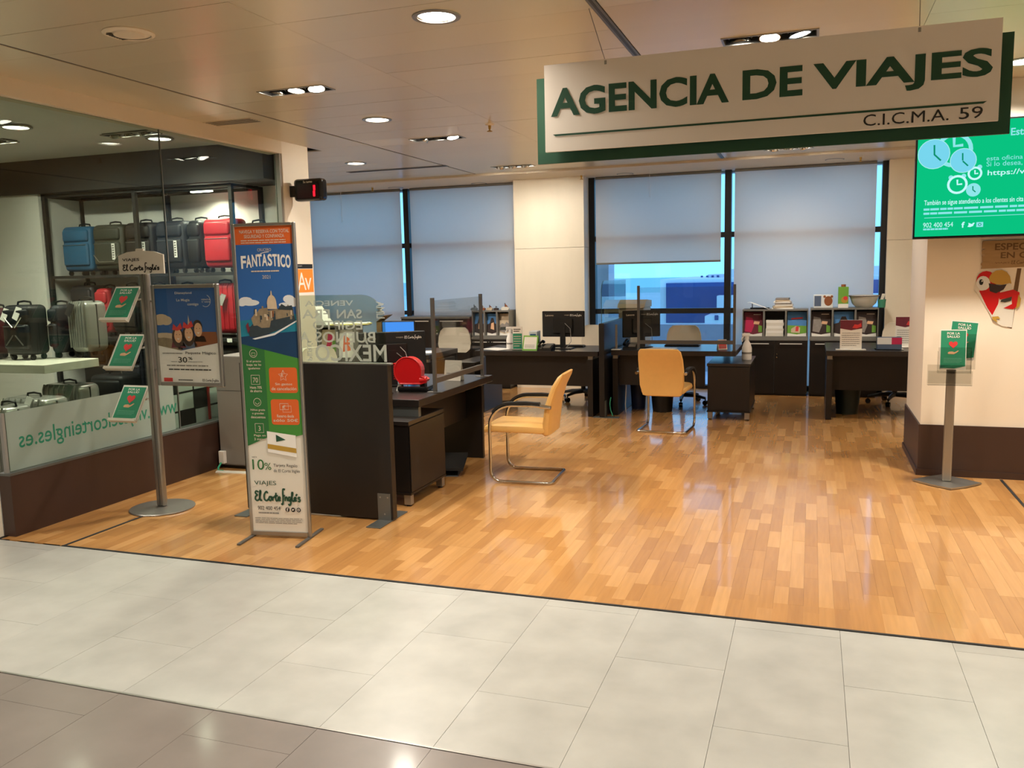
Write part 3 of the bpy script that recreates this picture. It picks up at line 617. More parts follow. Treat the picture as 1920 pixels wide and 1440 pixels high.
stick('beak', [(1855, 520), (1860, 512), (1868, 507), (1879, 506), (1888, 510), (1894, 518), (1897, 532), (1893, 531), (1880, 534), (1868, 533), (1860, 530), (1855, 526)], 'gold', 5); stick('lower_beak', [(1854, 531), (1875, 535), (1888, 533), (1882, 543), (1868, 550), (1856, 546)], 'print_dark', 5)
stick('eye', EL(1840, 529, 4, 5.5), 'black', 6); stick('eye_glint', EL(1841.5, 527, 1.2, 1.6, 8), 'white', 7); stick('claw', [(1860, 594), (1872, 593), (1876, 598), (1868, 598), (1871, 605), (1862, 600)], 'gold', 4)
# ================================================================== leaflet stand beside the block
def leaflet(parent, x0, x1, z0, z1, y=-.001, yb=None, k=1.0):
    """green health leaflet: heart above an open hand"""
    w_, h_ = x1-x0, z1-z0
    obj('card_print', MB().flat([(x0+.03*w_, z0+.04*h_), (x0+.55*w_, z0+.03*h_), (x1-.03*w_, z0+.09*h_), (x1-.03*w_, z1-.025*h_), (x0+.03*w_, z1-.025*h_)], y), 'green_card', parent)
    text(parent, 'POR LA', x0+.26*w_, x0+.74*w_, z0+.875*h_, z0+.935*h_, 'white', y-.001, .02); text(parent, 'SALUD', x0+.26*w_, x0+.74*w_, z0+.795*h_, z0+.855*h_, 'white', y-.001, .02)
    cx, cz, s = x0+.5*w_, z0+.63*h_, .17*w_
    hp = [(cx+s*16*math.sin(t)**3/16, cz+s*(13*math.cos(t)-5*math.cos(2*t)-2*math.cos(3*t)-math.cos(4*t))/16) for t in [2*PI*i/24 for i in range(24)]]
    obj('heart_print', MB().flat(hp, y-.001), 'heart', parent)
    hx, hz = x0+.3*w_, z0+.42*h_; u = .42*w_
    obj('hand_print', MB().flat([(hx, hz+.0*u), (hx+.05*u, hz-.12*u), (hx+.55*u, hz-.14*u), (hx+.8*u, hz+.02*u), (hx+u, hz+.2*u), (hx+.92*u, hz+.24*u), (hx+.62*u, hz+.06*u), (hx+.4*u, hz+.14*u), (hx+.1*u, hz+.1*u)], y-.001), 'skin', parent)
    obj('fine_lettering', lines_mb(x0+.15*w_, x1-.15*w_, z0+.16*h_, z0+.3*h_, 4, y-.001, 7, .35), MATS.get('print_mint') or mat('print_mint', '#6fb79a', .6), parent)
def sheet(name, parent, w_, h_, m='white', t_=.002): return obj(name, MB().box(-w_/2, w_/2, 0, t_, 0, h_), m, parent)
ls = thing('leaflet_stand', 'silver leaflet stand on a diamond base with a clear acrylic pocket', 'stand', (.985, 7.0, 0), 0)
base = [(.0, -.225), (.12, -.13), (.235, 0), (.12, .12), (0, .225), (-.12, .12), (-.235, 0), (-.12, -.13)]
obj('base', MB().prism(base, .004, .016, 'z'), 'alu', ls); obj('rubber_rim', MB().prism([(x*.97, y*.97) for x, y in base], 0, .004, 'z'), 'rubber', ls)
obj('pole', MB().rbox(-.032, .032, -.018, .018, .016, .90, r=.012, seg=3), 'alu', ls)
obj('acrylic_tray', MB().box(-.165, .125, -.055, -.052, .76, .90).box(-.165, .125, -.11, -.107, .755, .86).box(-.165, .125, -.11, -.052, .752, .756), 'acrylic', ls)
obj('acrylic_pocket', MB().box(-.1, .12, -.075, -.073, .84, 1.03).box(-.1, -.098, -.075, -.03, .84, 1.0).box(.118, .12, -.075, -.03, .84, 1.0).box(.03, .16, .02, .022, .86, 1.12), 'acrylic', ls)
lf = thing('health_leaflet', 'green heart leaflet upright in the front of the acrylic pocket', 'leaflet', (.985, 6.945, .865), -.03)
lf.rotation_euler = (math.radians(-6), 0, -.03); obj('card', MB().box(-.087, .087, 0, .0015, 0, .293), 'white', lf); leaflet(lf, -.087, .087, 0, .293)
lf = thing('health_leaflet', 'green heart leaflet tucked behind another, tilted, mostly hidden', 'leaflet', (1.045, 7.03, .93), -.1)
lf.rotation_euler = (math.radians(-4), math.radians(5), -.1); obj('card', MB().box(-.09, .09, 0, .0015, 0, .285), 'white', lf); leaflet(lf, -.09, .09, 0, .285)
# ================================================================== queue number display on the column
qd = thing('queue_number_display', 'small black queue display with a red digit on the white column', 'display', (GX+.012, 7.4, 2.48))
(x0, z1), (x1, z0) = onY(548, 336, 7.36), onY(604, 377, 7.36)
obj('casing', MB().rbox(x0, x1, 7.36, 7.48, z0+.01, z1, r=.035, seg=3), 'black_gloss', qd, True); obj('bracket', MB().box(GX+.012, x0+.05, 7.40, 7.44, z0+.06, z1-.06), 'black', qd, True)
x, z = onY(589, 357, 7.356); obj('digit', MB().box(x-.012, x+.008, 7.353, 7.357, z-.055, z-.004).box(x-.008, x+.012, 7.353, 7.357, z+.002, z+.05), 'led_red', qd, True)
obj('window_film', MB().box(x0+.05, x1-.03, 7.357, 7.3595, z0+.035, z1-.055), mat('dark_red', '#2a080b', .2), qd, True)
obj('lettering', text_mb('Su turno', x0+.12, x0+.22, z1-.045, z1-.022, 7.3575, .01), 'fine_light', qd, True)
# orange poster on the column
XP = GX+.014
av = thing('orange_poster', 'orange poster with big white letters on the white column', 'poster', (GX+.012, 7.58, 1.35))
def xpoly(pts, y): return [(y, p[0], p[1]) for p in pts]
def xface(name, pts, m, par, k=0):
    mb = MB(); mb.add([(XP+.001*k, p[0], p[1]) for p in pts], [tuple(range(len(pts)))]); return obj(name, mb, m, par, True)
obj('card', MB().box(GX+.0115, XP, 7.42, 7.735, 1.46, 1.775), 'white', av, True)
xface('print', rect(7.425, 7.735, 1.49, 1.725), 'orange_av', av, 1); xface('header_strip', rect(7.42, 7.735, 1.73, 1.775), 'black', av, 1)
for s, a, b, c, d in (('A', 7.45, 7.60, 1.515, 1.69), ('v', 7.58, 7.70, 1.515, 1.635)):
    tm = text_mb(s, a, b, c, d, 0, 0); tm.v = [(XP+.002, v[0], v[2]) for v in tm.v]; obj('lettering', tm, 'white', av, True)
tm = text_mb('VIAJES', 7.45, 7.54, 1.75, 1.76, 0, 0); tm.v = [(XP+.002, v[0], v[2]) for v in tm.v]; obj('lettering', tm, 'white', av, True)
# ================================================================== desks, screens, cabinets
DZ = .746
def desk(lab, x0, x1, y0, y1, legs, modesty, pad=(0, 0, 0, 0)):
    """legs: boxes (x0,x1,y0,y1) of leg panels; modesty: box of the hanging panel"""
    t = thing('office_desk', lab, 'desk', ((x0+x1)/2, (y0+y1)/2, 0), group='dark wood office desks')
    obj('desktop', MB().rbox(x0, x1, y0, y1, DZ-.055, DZ, r=.003, seg=1), 'wenge_top', t, True)
    for l in legs:
        obj('leg_panel', MB().box(l[0], l[1], l[2], l[3], 0.004, DZ-.095), 'wenge', t, True)
        obj('spacer', MB().box(l[0]+.004, l[1]-.004, l[2]+.01, l[2]+.05 if l[3]-l[2] > .08 else l[3]-.004, DZ-.095, DZ-.055), 'alu', t, True)
    obj('modesty_panel', MB().box(*modesty), 'wenge', t, True)
    return t
def pedestal(lab, x0, x1, y0, y1, fronts, zt=.617):
    t = thing('drawer_pedestal', lab, 'pedestal', ((x0+x1)/2, (y0+y1)/2, 0), group='dark drawer pedestals beside the desks')
    obj('body', MB().box(x0+.008, x1-.008, y0+.008, y1-.008, .1, zt-.03), 'wenge', t, True)
    obj('top', MB().rbox(x0, x1, y0, y1, zt-.03, zt, r=.002, seg=1), 'wenge_top', t, True)
    obj('bottom_board', MB().box(x0, x1, y0, y1, .085, .1), 'wenge', t, True)
    for x in (x0+.01, x1-.06):
        for y in (y0+.01, y1-.06): obj('leg', MB().box(x, x+.05, y, y+.05, .012, .085), 'alu', t, True); obj('foot', MB().lathe([(.001, 0), (.02, 0), (.02, .013), (.001, .013)], 10).move((x+.025, y+.025, 0)), 'rubber', t, True)
    for f in fronts: obj('side_panel', MB().box(*f), 'wenge', t, True)
    return t
desk1 = desk('dark wood desk carrying the red ticket dispenser, beside the lone divider', -3.5, -2.66, 5.545, 7.06, [(-3.48, -2.745, 7.0, 7.04)], (-2.93, -2.9, 5.75, 7.0, .36, DZ-.055))
pedestal('dark drawer pedestal tucked under the red ticket dispenser desk', -3.25, -2.66, 5.36, 5.98, [(-2.664, -2.658, 5.37, 5.97, .105, .58)])
obj('spacer', MB().box(-3.1, -2.675, 5.56, 5.6, .618, DZ-.055), 'alu_dark', desk1, True)
desk('dark wood desk with the green leaflet holder and bare monitor back', -3.72, -2.24, 9.30, 10.1, [(-2.37, -2.31, 9.33, 10.05), (-3.70, -3.66, 9.42, 10.05)], (-3.62, -2.37, 9.40, 9.43, .34, DZ-.055))
pedestal('dark drawer pedestal at the desk with the green leaflet holder', -4.0, -3.74, 9.35, 10.1, [(-3.99, -3.75, 9.346, 9.352, .11, .58)], .60)
desk('dark wood desk behind the framed clear screen and yellow chair', -2.13, -.76, 9.47, 10.35, [(-2.12, -2.06, 9.5, 10.3)], (-2.06, -1.1, 9.60, 9.63, .34, DZ-.055))
pedestal('dark drawer pedestal with a white spray bottle on top', -1.06, -.60, 9.42, 10.32, [(-1.05, -.61, 9.414, 9.422, .11, .58)])
desk('dark wood desk with the maroon price card, half behind the wall block', .155, 1.75, 9.64, 10.7, [(.165, .225, 9.66, 10.65), (1.68, 1.74, 9.66, 10.65)], (.225, 1.68, 9.86, 9.89, .30, DZ-.055))
desk('dark wood desk strewn with papers, beyond the red ticket dispenser', -5.15, -4.06, 8.75, 9.6, [(-5.13, -5.08, 8.8, 9.55), (-4.12, -4.08, 8.8, 9.55)], (-5.08, -4.12, 8.86, 8.89, .3, DZ-.055))
# ---- dividers with their steel foot plates
def divider(lab, x0, x1, y0, y1, feet):
    t = thing('desk_divider', lab, 'divider', ((x0+x1)/2, (y0+y1)/2, 0), group='dark desk dividers')
    obj('board', MB().rbox(x0, x1, y0, y1, .012, 1.06, r=.003, seg=1), 'wenge', t, True)
    for f in feet:
        obj('foot_plate', MB().rbox(*f[:4], 0, .008, r=.002, seg=1), 'alu_dark', t, True)
        b = obj('foot_bracket', MB().box(*f[4:8], .008, .19), 'alu_dark', t, True)
        for dx, dz in f[8]: obj('screw', MB().lathe([(.001, -.002), (.006, -.001), (.006, .002)], 8, (dx, f[6], dz), 'y'), 'alu', b, True)
    return t
divider('tall dark divider board with a steel foot beside the cruise banner', -3.78, -2.62, 5.0, 5.06, [(-2.735, -2.63, 4.83, 5.235, -2.73, -2.635, 4.994, 5.0, [(-2.71, .165), (-2.655, .165), (-2.68, .05)]), (-3.77, -3.665, 4.83, 5.235, -3.765, -3.67, 4.994, 5.0, [])])
divider('dark divider board standing between the two window desks', -2.225, -2.165, 9.28, 10.75, [(-2.30, -2.01, 9.28, 9.38, -2.165, -2.16, 9.29, 9.37, [])])
# ---- etched glass on the divider
def rounded_pane(x0, x1, z0, z1, r, left=False):
    p = [(x0, z0), (x1, z0)]+[(x1-r+r*math.sin(a), z1-r+r*math.cos(a)) for a in [PI/2*(1-i/8) for i in range(9)]]
    p += ([(x0+r-r*math.sin(a), z1-r+r*math.cos(a)) for a in [PI/2*i/8 for i in range(9)]] if left else [(x0, z1)])
    return p
eg = thing('etched_glass_screen', 'clear glass screen etched with mirrored travel destinations on the divider', 'glass screen', (-3.2, 5.03, 1.06))
obj('pane', MB().prism(list(reversed(rounded_pane(-3.77, -2.64, 1.062, 1.52, .17))), 5.025, 5.035), 'glass_green', eg, True)
obj('channel', MB().box(-3.78, -2.6, 5.015, 5.045, 1.058, 1.068), 'alu', eg, True)
def etch(s, px0, px1, py0, py1):
    (xa, za), (xb, zb) = onY(px0, py1, 5.024), onY(px1, py0, 5.024)
    obj('etched_word', text_mb(s, xa, xb, za, zb, 5.0238, .015, True), 'etch', eg, True)
etch('MÉXICO', 592, 724, 638, 677); etch('BUENOS', 592, 703, 622, 642); etch('A', 562, 580, 622, 642); etch('EGIPTO', 587, 679, 601, 618); etch('SAN', 632, 678, 580, 597); etch('FRA', 567, 618, 580, 597); etch('VENECIA', 572, 662, 563, 574)
def etch_v(s, px0, px1, py0, py1):
    (xa, za), (xb, zb) = onY(px0, py1, 5.024), onY(px1, py0, 5.024)
    tm = text_mb(s, 0, zb-za, 0, xb-xa, 0, .015); tm.v = [(xa+v[2], 5.0238, za+v[0]) for v in tm.v]; obj('etched_word', tm, 'etch', eg, True)
etch_v('PERÚ', 577, 586, 640, 676); etch_v('LIMA', 706, 720, 565, 597)
eg2 = thing('clear_glass_screen', 'clear rounded glass screen rising from the divider between the window desks', 'glass screen', (-2.195, 10, 1.06))
pp = rounded_pane(-10.6, -9.30, 1.062, 1.53, .12); mb = MB().prism([(-p[0], p[1]) for p in pp], -2.2, -2.19, 'x'); obj('pane', mb, 'glass_green', eg2, True); obj('edge', MB().tube([(-2.195, 9.3, 1.062), (-2.195, 9.3, 1.4), (-2.195, 9.335, 1.49), (-2.195, 9.42, 1.53)], .003, 5), mat('glass_edge', '#3d5b58', .2), eg2, True)
# ---- framed sneeze guards
def guard(lab, a, b):
    """a, b: (x, y) of its two posts"""
    t = thing('counter_screen', lab, 'screen', ((a[0]+b[0])/2, (a[1]+b[1])/2, DZ), math.atan2(b[1]-a[1], b[0]-a[0]), group='framed clear counter screens')
    L = math.hypot(b[0]-a[0], b[1]-a[1])/2
    for s_ in (-1, 1):
        obj('post', MB().box(s_*L-.014, s_*L+.014, -.012, .012, 0.004, .72), 'frame_grey', t); obj('foot', MB().rbox(s_*L-.02, s_*L+.02, -.06, .06, 0, .006, r=.002, seg=1), 'frame_grey', t)
    obj('bottom_rail', MB().box(-L+.014, L-.014, -.012, .012, .07, .11), 'frame_grey', t)
    obj('pane', MB().box(-L+.01, L-.01, -.003, .003, .1, .70), 'acrylic', t)
guard('framed clear counter screen beside the red ticket dispenser', (-2.705, 5.93), (-2.705, 6.93))
guard('framed clear counter screen above the yellow chair by the windows', (-1.83, 9.55), (-.785, 9.55))
# ---- storage cabinets with brochure organisers on top
CYF = 11.39
def cabinet(lab, x0, x1, zt, doors, handle_dz=.065):
    t = thing('storage_cabinet', lab, 'cabinet', ((x0+x1)/2, CYF, 0), group='dark storage cabinets along the windows')
    obj('carcass', MB().box(x0, x1, CYF+.02, CYF+.40, .03, zt-.025), 'frame_grey', t, True); obj('top', MB().box(x0-.004, x1+.004, CYF-.004, CYF+.402, zt-.025, zt), 'grey_plastic', t, True)
    obj('plinth', MB().box(x0+.01, x1-.01, CYF+.03, CYF+.39, 0, .03), 'black', t, True)
    n = doors; wd = (x1-x0)/n
    for i in range(n):
        d = obj('door', MB().box(x0+i*wd+.003, x0+(i+1)*wd-.003, CYF, CYF+.02, .03, zt-.03), 'wenge', t, True)
        cx = x0+(i+.5)*wd; h = MB().box(cx-.14*wd/.42, cx+.14*wd/.42, CYF-.026, CYF-.018, zt-handle_dz-.006, zt-handle_dz+.006)
        for s_ in (-.12, .12): h.box(cx+s_-.004, cx+s_+.004, CYF-.02, CYF, zt-handle_dz-.004, zt-handle_dz+.004)
        obj('handle', h, 'handle_alu', d, True)
        if i == 1: obj('lock', MB().lathe([(.001, -.006), (.009, -.005), (.009, .002)], 10, (x0+i*wd+.03, CYF, zt-.24), 'y').lathe([(.001, -.006), (.009, -.005), (.009, .002)], 10, (x0+i*wd+.03, CYF, zt-.2), 'y'), 'chrome', d, True)
    return t
def organiser(lab, x0, x1, z0, z1, n):
    t = thing('brochure_organiser', lab, 'organiser', ((x0+x1)/2, CYF+.06, z0), group='grey brochure organisers')
    y0, y1 = CYF+.02, CYF+.36
    obj('back', MB().box(x0, x1, y1-.01, y1, z0, z1), 'frame_grey', t, True); obj('top', MB().box(x0, x1, y0, y1-.01, z1-.02, z1), 'grey_plastic', t, True); obj('base', MB().box(x0, x1, y0, y1-.01, z0, z0+.025), 'grey_plastic', t, True)
    for i in range(n+1):
        cx = x0+(x1-x0)*i/n; a = max(x0, cx-.011); b = min(x1, cx+.011); obj('upright', MB().box(a, b, y0, y1-.01, z0+.025, z1-.02), 'grey_plastic', t, True)
    return [(x0+(x1-x0)*(i+.5)/n, y0, z0+.026, (x1-x0)/n-.03, z1-z0-.05) for i in range(n)]
def brochure(lab, c, style, sd=1):
    x, y, z, w_, h_ = c; w_ = min(w_, .25)*.97; h_ = min(h_*.97, .31)
    t = thing('travel_brochure', lab, 'brochure', (x, y+.05, z), group='travel brochures'); t.rotation_euler = (math.radians(-7), 0, 0)
    obj('pages', MB().box(-w_/2, w_/2, .001, .016, 0, h_), 'paper', t); r = random.Random(sd); hw = w_/2
    def pl(nm, pts, m, k): obj(nm, MB().flat([(p[0]*hw, p[1]*h_) for p in pts], -.0006*k), m, t)
    top = {'maroon': 'maroon', 'dark': 'print_dark', 'sky': 'print_blue', 'city': 'print_blue', 'lake': 'beige_print', 'blue': 'suit_blue', 'white': 'paper', 'pink': 'beige_print'}[style]
    pl('cover_print', [(-1, .14), (0, .07), (1, .14), (1, 1), (-1, 1)], top, 1)
    if style in ('maroon', 'dark'):
        pl('picture_print', [(-.9, .2), (-.2, .15), (.1, .45), (-.1, .75), (-.8, .8)], 'magenta' if style == 'maroon' else 'print_grey', 2); pl('picture_print', [(.0, .5), (.6, .48), (.7, .6), (.1, .62)], 'skin', 2); pl('panel_print', [(.55, .16), (.95, .16), (.95, .42), (.55, .46)], 'print_green', 3)
        pl('title_print', rect(0, .8, .88, .91), 'fine_light', 2)
    elif style == 'sky':
        pl('ground_print', [(-1, .14), (0, .07), (1, .14), (1, .42), (-1, .45)], 'print_green', 2); pl('picture_print', [(-.6, .15), (.3, .12), (.35, .35), (-.1, .42), (-.6, .3)], 'beige_print', 3); pl('picture_print', [(-.15, .2), (.15, .2), (.2, .4), (-.1, .4)], 'heart', 4); pl('title_print', [(-.6, .68), (.6, .72), (.6, .78), (-.6, .74)], 'heart', 2); pl('panel_print', [(.55, .16), (.95, .16), (.95, .38), (.55, .42)], 'print_green', 4)
    elif style == 'city':
        pl('ground_print', [(-1, .14), (0, .07), (1, .14), (1, .5), (.5, .55), (.2, .8), (-.2, .8), (-.5, .55), (-1, .5)], 'print_dark', 2); pl('picture_print', [(-.3, .3), (.4, .25), (.3, .6), (-.2, .55)], 'skin', 3)
    elif style == 'lake':
        pl('ground_print', [(-1, .2), (0, .12), (1, .2), (1, .5), (.3, .62), (0, .5), (-.5, .56), (-1, .45)], 'print_grey', 2); pl('picture_print', [(-.9, .24), (.9, .24), (.8, .4), (-.8, .38)], 'suit_olive', 3)
    elif style == 'blue': pl('title_print', [(-.2, .3), (.2, .3), (.2, .8), (-.1, .75), (-.1, .7), (-.2, .68)], 'white', 2)
    elif style == 'pink':
        pl('picture_print', [(-.6, .2), (.5, .15), (.3, .5), (.5, .8), (-.2, .85), (-.3, .5)], 'magenta', 2); pl('panel_print', [(.4, .2), (.9, .2), (.9, .6), (.4, .6)], 'print_green', 2)
    else: pl('picture_print', [(-.5, .2), (.5, .25), (.3, .7), (-.4, .8)], 'orange', 2)
    return t
xa = onY(1391, 650, CYF)[0]; xm = onY(1516, 650, CYF)[0]; xb = onY(1646, 650, CYF)[0]; ZC1 = .735
cabinet('dark two-door cabinet with a lock, under the paper-stack brochure organiser', xa, xm-.012, ZC1, 2); cabinet('dark two-door cabinet beside the end pillar, under the green carton', xm+.012, xb, ZC1, 2)
cells = organiser('grey brochure organiser with a pile of papers in its middle bay', xa, xm-.012, ZC1, 1.105, 3)+organiser('grey brochure organiser under the green carton and white bowl', xm+.012, xb, ZC1, 1.115, 3)
labs = ['maroon brochure with a pink figure in the organiser beside the spray bottle', None, 'sky blue family brochure with red lettering in the organiser', 'dark brochure with a grey figure in the organiser by the cabinet gap', 'blue city brochure half behind the maroon price card', 'dark grey brochure in the last organiser bay by the end pillar']
for i, (c, lb, stl) in enumerate(zip(cells, labs, ['maroon', None, 'sky', 'dark', 'city', 'dark'])):
    if lb: brochure(lb, c, stl, i)
c = cells[1]; zz = c[2]
for i in range(6):
    rr = random.Random(40+i); wd = c[3]*rr.uniform(.86, .98)/2; h = rr.uniform(.026, .042)
    o = obj('paper_ream', MB().box(-wd, wd, 0, .24, 0, h), 'paper' if i % 2 else 'off_white'); o.location = (c[0]+rr.uniform(-.004, .004), c[1]+.03, zz); tag(o, ['lowest sheaf of paper in the organiser pile', 'second sheaf from the bottom of the organiser paper pile', 'third sheaf from the bottom of the organiser paper pile', 'fourth sheaf from the bottom of the organiser paper pile', 'fifth sheaf from the bottom of the organiser paper pile', 'topmost sheaf of the organiser paper pile'][i], 'paper', 'paper pile in the organiser'); zz += h+.0005
# left run by the first window
xl0, xl1 = onY(752, 600, CYF)[0], onY(880, 600, CYF)[0]
cabinet('tall dark two-door cabinet under the first window, bare on top', xl0, xl1, 1.03, 2, .06)
xc0, xc1 = xl1+.03, onY(958, 600, CYF)[0]-.03
cabinet('dark cabinet under the ornaments, next to the stone pillar', xc0, xc1, ZC1, 2)
cells2 = organiser('grey brochure organiser topped with small ornaments by the stone pillar', xc0, xc1, ZC1, 1.115, 3)
for c, lb, stl in zip(cells2, ['blue sky brochure in the organiser, furthest from the stone pillar', 'blue city brochure in the organiser under the ornaments', 'beige lake brochure in the organiser next to the stone pillar'], ['city', 'city', 'lake']): brochure(lb, c, stl)
# ---- grey cabinet against the partition end, and the low rack of brochures behind the etched glass
gc = thing('grey_metal_cabinet', 'plain grey metal cabinet at the end of the brown kick panel', 'cabinet', (-4.6, 6.35, 0))
obj('body', MB().box(-4.855, -4.33, 6.1, 6.55, .03, .985), 'grey_cab', gc, True); obj('plinth', MB().box(-4.845, -4.34, 6.12, 6.54, 0, .03), 'black', gc, True); obj('drawer_front', MB().box(-4.85, -4.335, 6.092, 6.1, .69, .98), 'grey_cab', gc, True); obj('lower_front', MB().box(-4.85, -4.335, 6.092, 6.1, .04, .685), 'grey_cab', gc, True)
def cells3():
    Yr = 8.1; xA, xB = onY(566, 650, Yr)[0], onY(664, 650, Yr)[0]
    t = thing('low_brochure_cabinet', 'low grey brochure cabinet glimpsed through the etched glass', 'cabinet', ((xA+xB)/2, Yr, 0))
    obj('body', MB().box(xA, xB, Yr, Yr+.4, .0, .77), 'frame_grey', t, True); obj('back', MB().box(xA, xB, Yr+.2, Yr+.21, .77, 1.10), 'frame_grey', t, True); obj('shelf_top', MB().box(xA, xB, Yr, Yr+.4, 1.10, 1.12), 'grey_plastic', t, True)
    for i in range(4): cx = xA+(xB-xA)*i/3; obj('upright', MB().box(max(xA, cx-.008), min(xB, cx+.008), Yr, Yr+.2, .77, 1.10), 'grey_plastic', t, True)
    cs = [(xA+(xB-xA)*(i+.5)/3, Yr-.03, .772, (xB-xA)/3-.02, .31) for i in range(3)]
    brochure('blue brochure with a white numeral behind the etched glass', cs[0], 'blue'); brochure('beige brochure with a bright pink figure behind the etched glass', cs[1], 'pink'); brochure('white brochure with an orange picture behind the etched glass', cs[2], 'white')
    return xA, xB, Yr
xA3, xB3, Yr3 = cells3()
t = thing('yellow_folder', 'bright yellow folder lying on the low brochure cabinet', 'folder', (xB3-.1, Yr3+.15, 1.12), .3); obj('cover', MB().rbox(-.22, .2, -.12, .12, 0, .012, r=.004), mat('yellow', '#efe68a', .6), t); obj('sheets', MB().box(-.2, .19, -.11, .11, .012, .018), 'paper', t)
t = thing('white_document_tray', 'white sloped document tray on the low brochure cabinet', 'tray', (xA3+.12, Yr3+.15, 1.12)); obj('slope', MB().prism([(-.12, 0), (.16, 0), (.02, .2), (-.05, .2)], -.08, .08), 'white', t); obj('card', MB().box(-.14, -.02, -.088, -.082, .02, .16), 'suit_blue', t)
# ================================================================== chairs
def visitor_chair(lab, loc, rz):
    """cantilever armchair; local +y is the way the sitter looks"""
    t = thing('visitor_chair', lab, 'chair', loc, rz, 'yellow cantilever visitor chairs')
    hw = .245; r = .0125
    def side(s_):
        p = [(s_*hw, -.22, r)]
        p += [(s_*hw, .16, r)]+[(s_*hw, .16+.08*math.sin(a), r+.08-.08*math.cos(a)) for a in [PI/2*i/5 for i in range(1, 6)]]
        p += [(s_*hw, .242, .42)]+[(s_*hw, .06+.182*math.cos(a), .45+.17*math.sin(a)) for a in [PI/2*i/8 for i in range(1, 9)]]
        p += [(s_*hw, -.1, .622), (s_*hw, -.215, .612)]
        return p
    a, b = side(-1), side(1)
    corner = lambda s_: [(s_*(hw-.03+.03*math.cos(q)), -.22-.03*math.sin(q), r) for q in [PI/2*i/4 for i in range(1, 5)]]
    path = list(reversed(a))+corner(-1)+list(reversed(corner(1)))+b
    obj('frame', MB().tube(path, r, 10), 'chrome', t)
    for s_ in (-1, 1):
        pts = [(s_*hw, .06+.182*math.cos(q), .466+.17*math.sin(q)) for q in [PI/2*i/8 for i in range(3, 9)]]+[(s_*hw, -.06, .640), (s_*hw, -.17, .634)]
        mb = MB()
        for i, p in enumerate(pts):
            mb.v += [(p[0]-.022, p[1], p[2]-.006), (p[0]+.022, p[1], p[2]-.006), (p[0]+.022, p[1]+.004, p[2]+.012), (p[0]-.022, p[1]+.004, p[2]+.012)]
        for i in range(len(pts)-1):
            for k in range(4): mb.f.append((i*4+k, i*4+(k+1) % 4, (i+1)*4+(k+1) % 4, (i+1)*4+k))
        mb.f += [(3, 2, 1, 0), tuple((len(pts)-1)*4+k for k in range(4))]
        obj('armpad', mb, 'black_matt', t); obj('arm_clamp', MB().tube([(s_*hw, -.17, .616), (s_*(hw+.004), -.255, .608)], .016, 10), 'chrome', t)
    def cushion(rows):
        """rows of (y, z, half width, thickness) swept into a padded slab"""
        mb = MB(); n = 14
        for (y, z, w_, th, ty, tz) in rows:
            for k in range(n):
                q = 2*PI*k/n; cx = math.copysign(abs(math.cos(q))**.35, math.cos(q))*w_; cn = math.copysign(abs(math.sin(q))**.6, math.sin(q))*th/2
                mb.v.append((cx, y+cn*ty, z+cn*tz))
        m_ = len(rows)
        for i in range(m_-1):
            for k in range(n): mb.f.append((i*n+k, i*n+(k+1) % n, (i+1)*n+(k+1) % n, (i+1)*n+k))
        mb.f += [tuple(reversed(range(n))), tuple((m_-1)*n+k for k in range(n))]; mb.smooth = True; return mb
    obj('seat', cushion([(.30, .405, .19, .02, 0, 1), (.295, .415, .215, .06, 0, 1), (.25, .428, .222, .075, 0, 1), (0, .425, .224, .075, 0, 1), (-.17, .42, .22, .075, 0, 1), (-.2, .42, .2, .05, 0, 1)]), 'leather', t)
    obj('backrest', cushion([(-.19, .37, .17, .03, 1, 0), (-.195, .385, .20, .075, 1, .1), (-.205, .48, .226, .07, 1, .1), (-.225, .62, .23, .06, 1, .2), (-.27, .75, .226, .05, 1, .3), (-.315, .83, .215, .042, 1, .3), (-.335, .858, .19, .02, 1, .3)]), 'leather', t)
    return t
visitor_chair('yellow leather visitor chair with chrome frame beside the ticket dispenser desk', (-2.14, 6.445, 0), PI/2+.06)
visitor_chair('yellow leather visitor chair with chrome frame before the framed window screen', (-1.395, 8.77, 0), -.06)
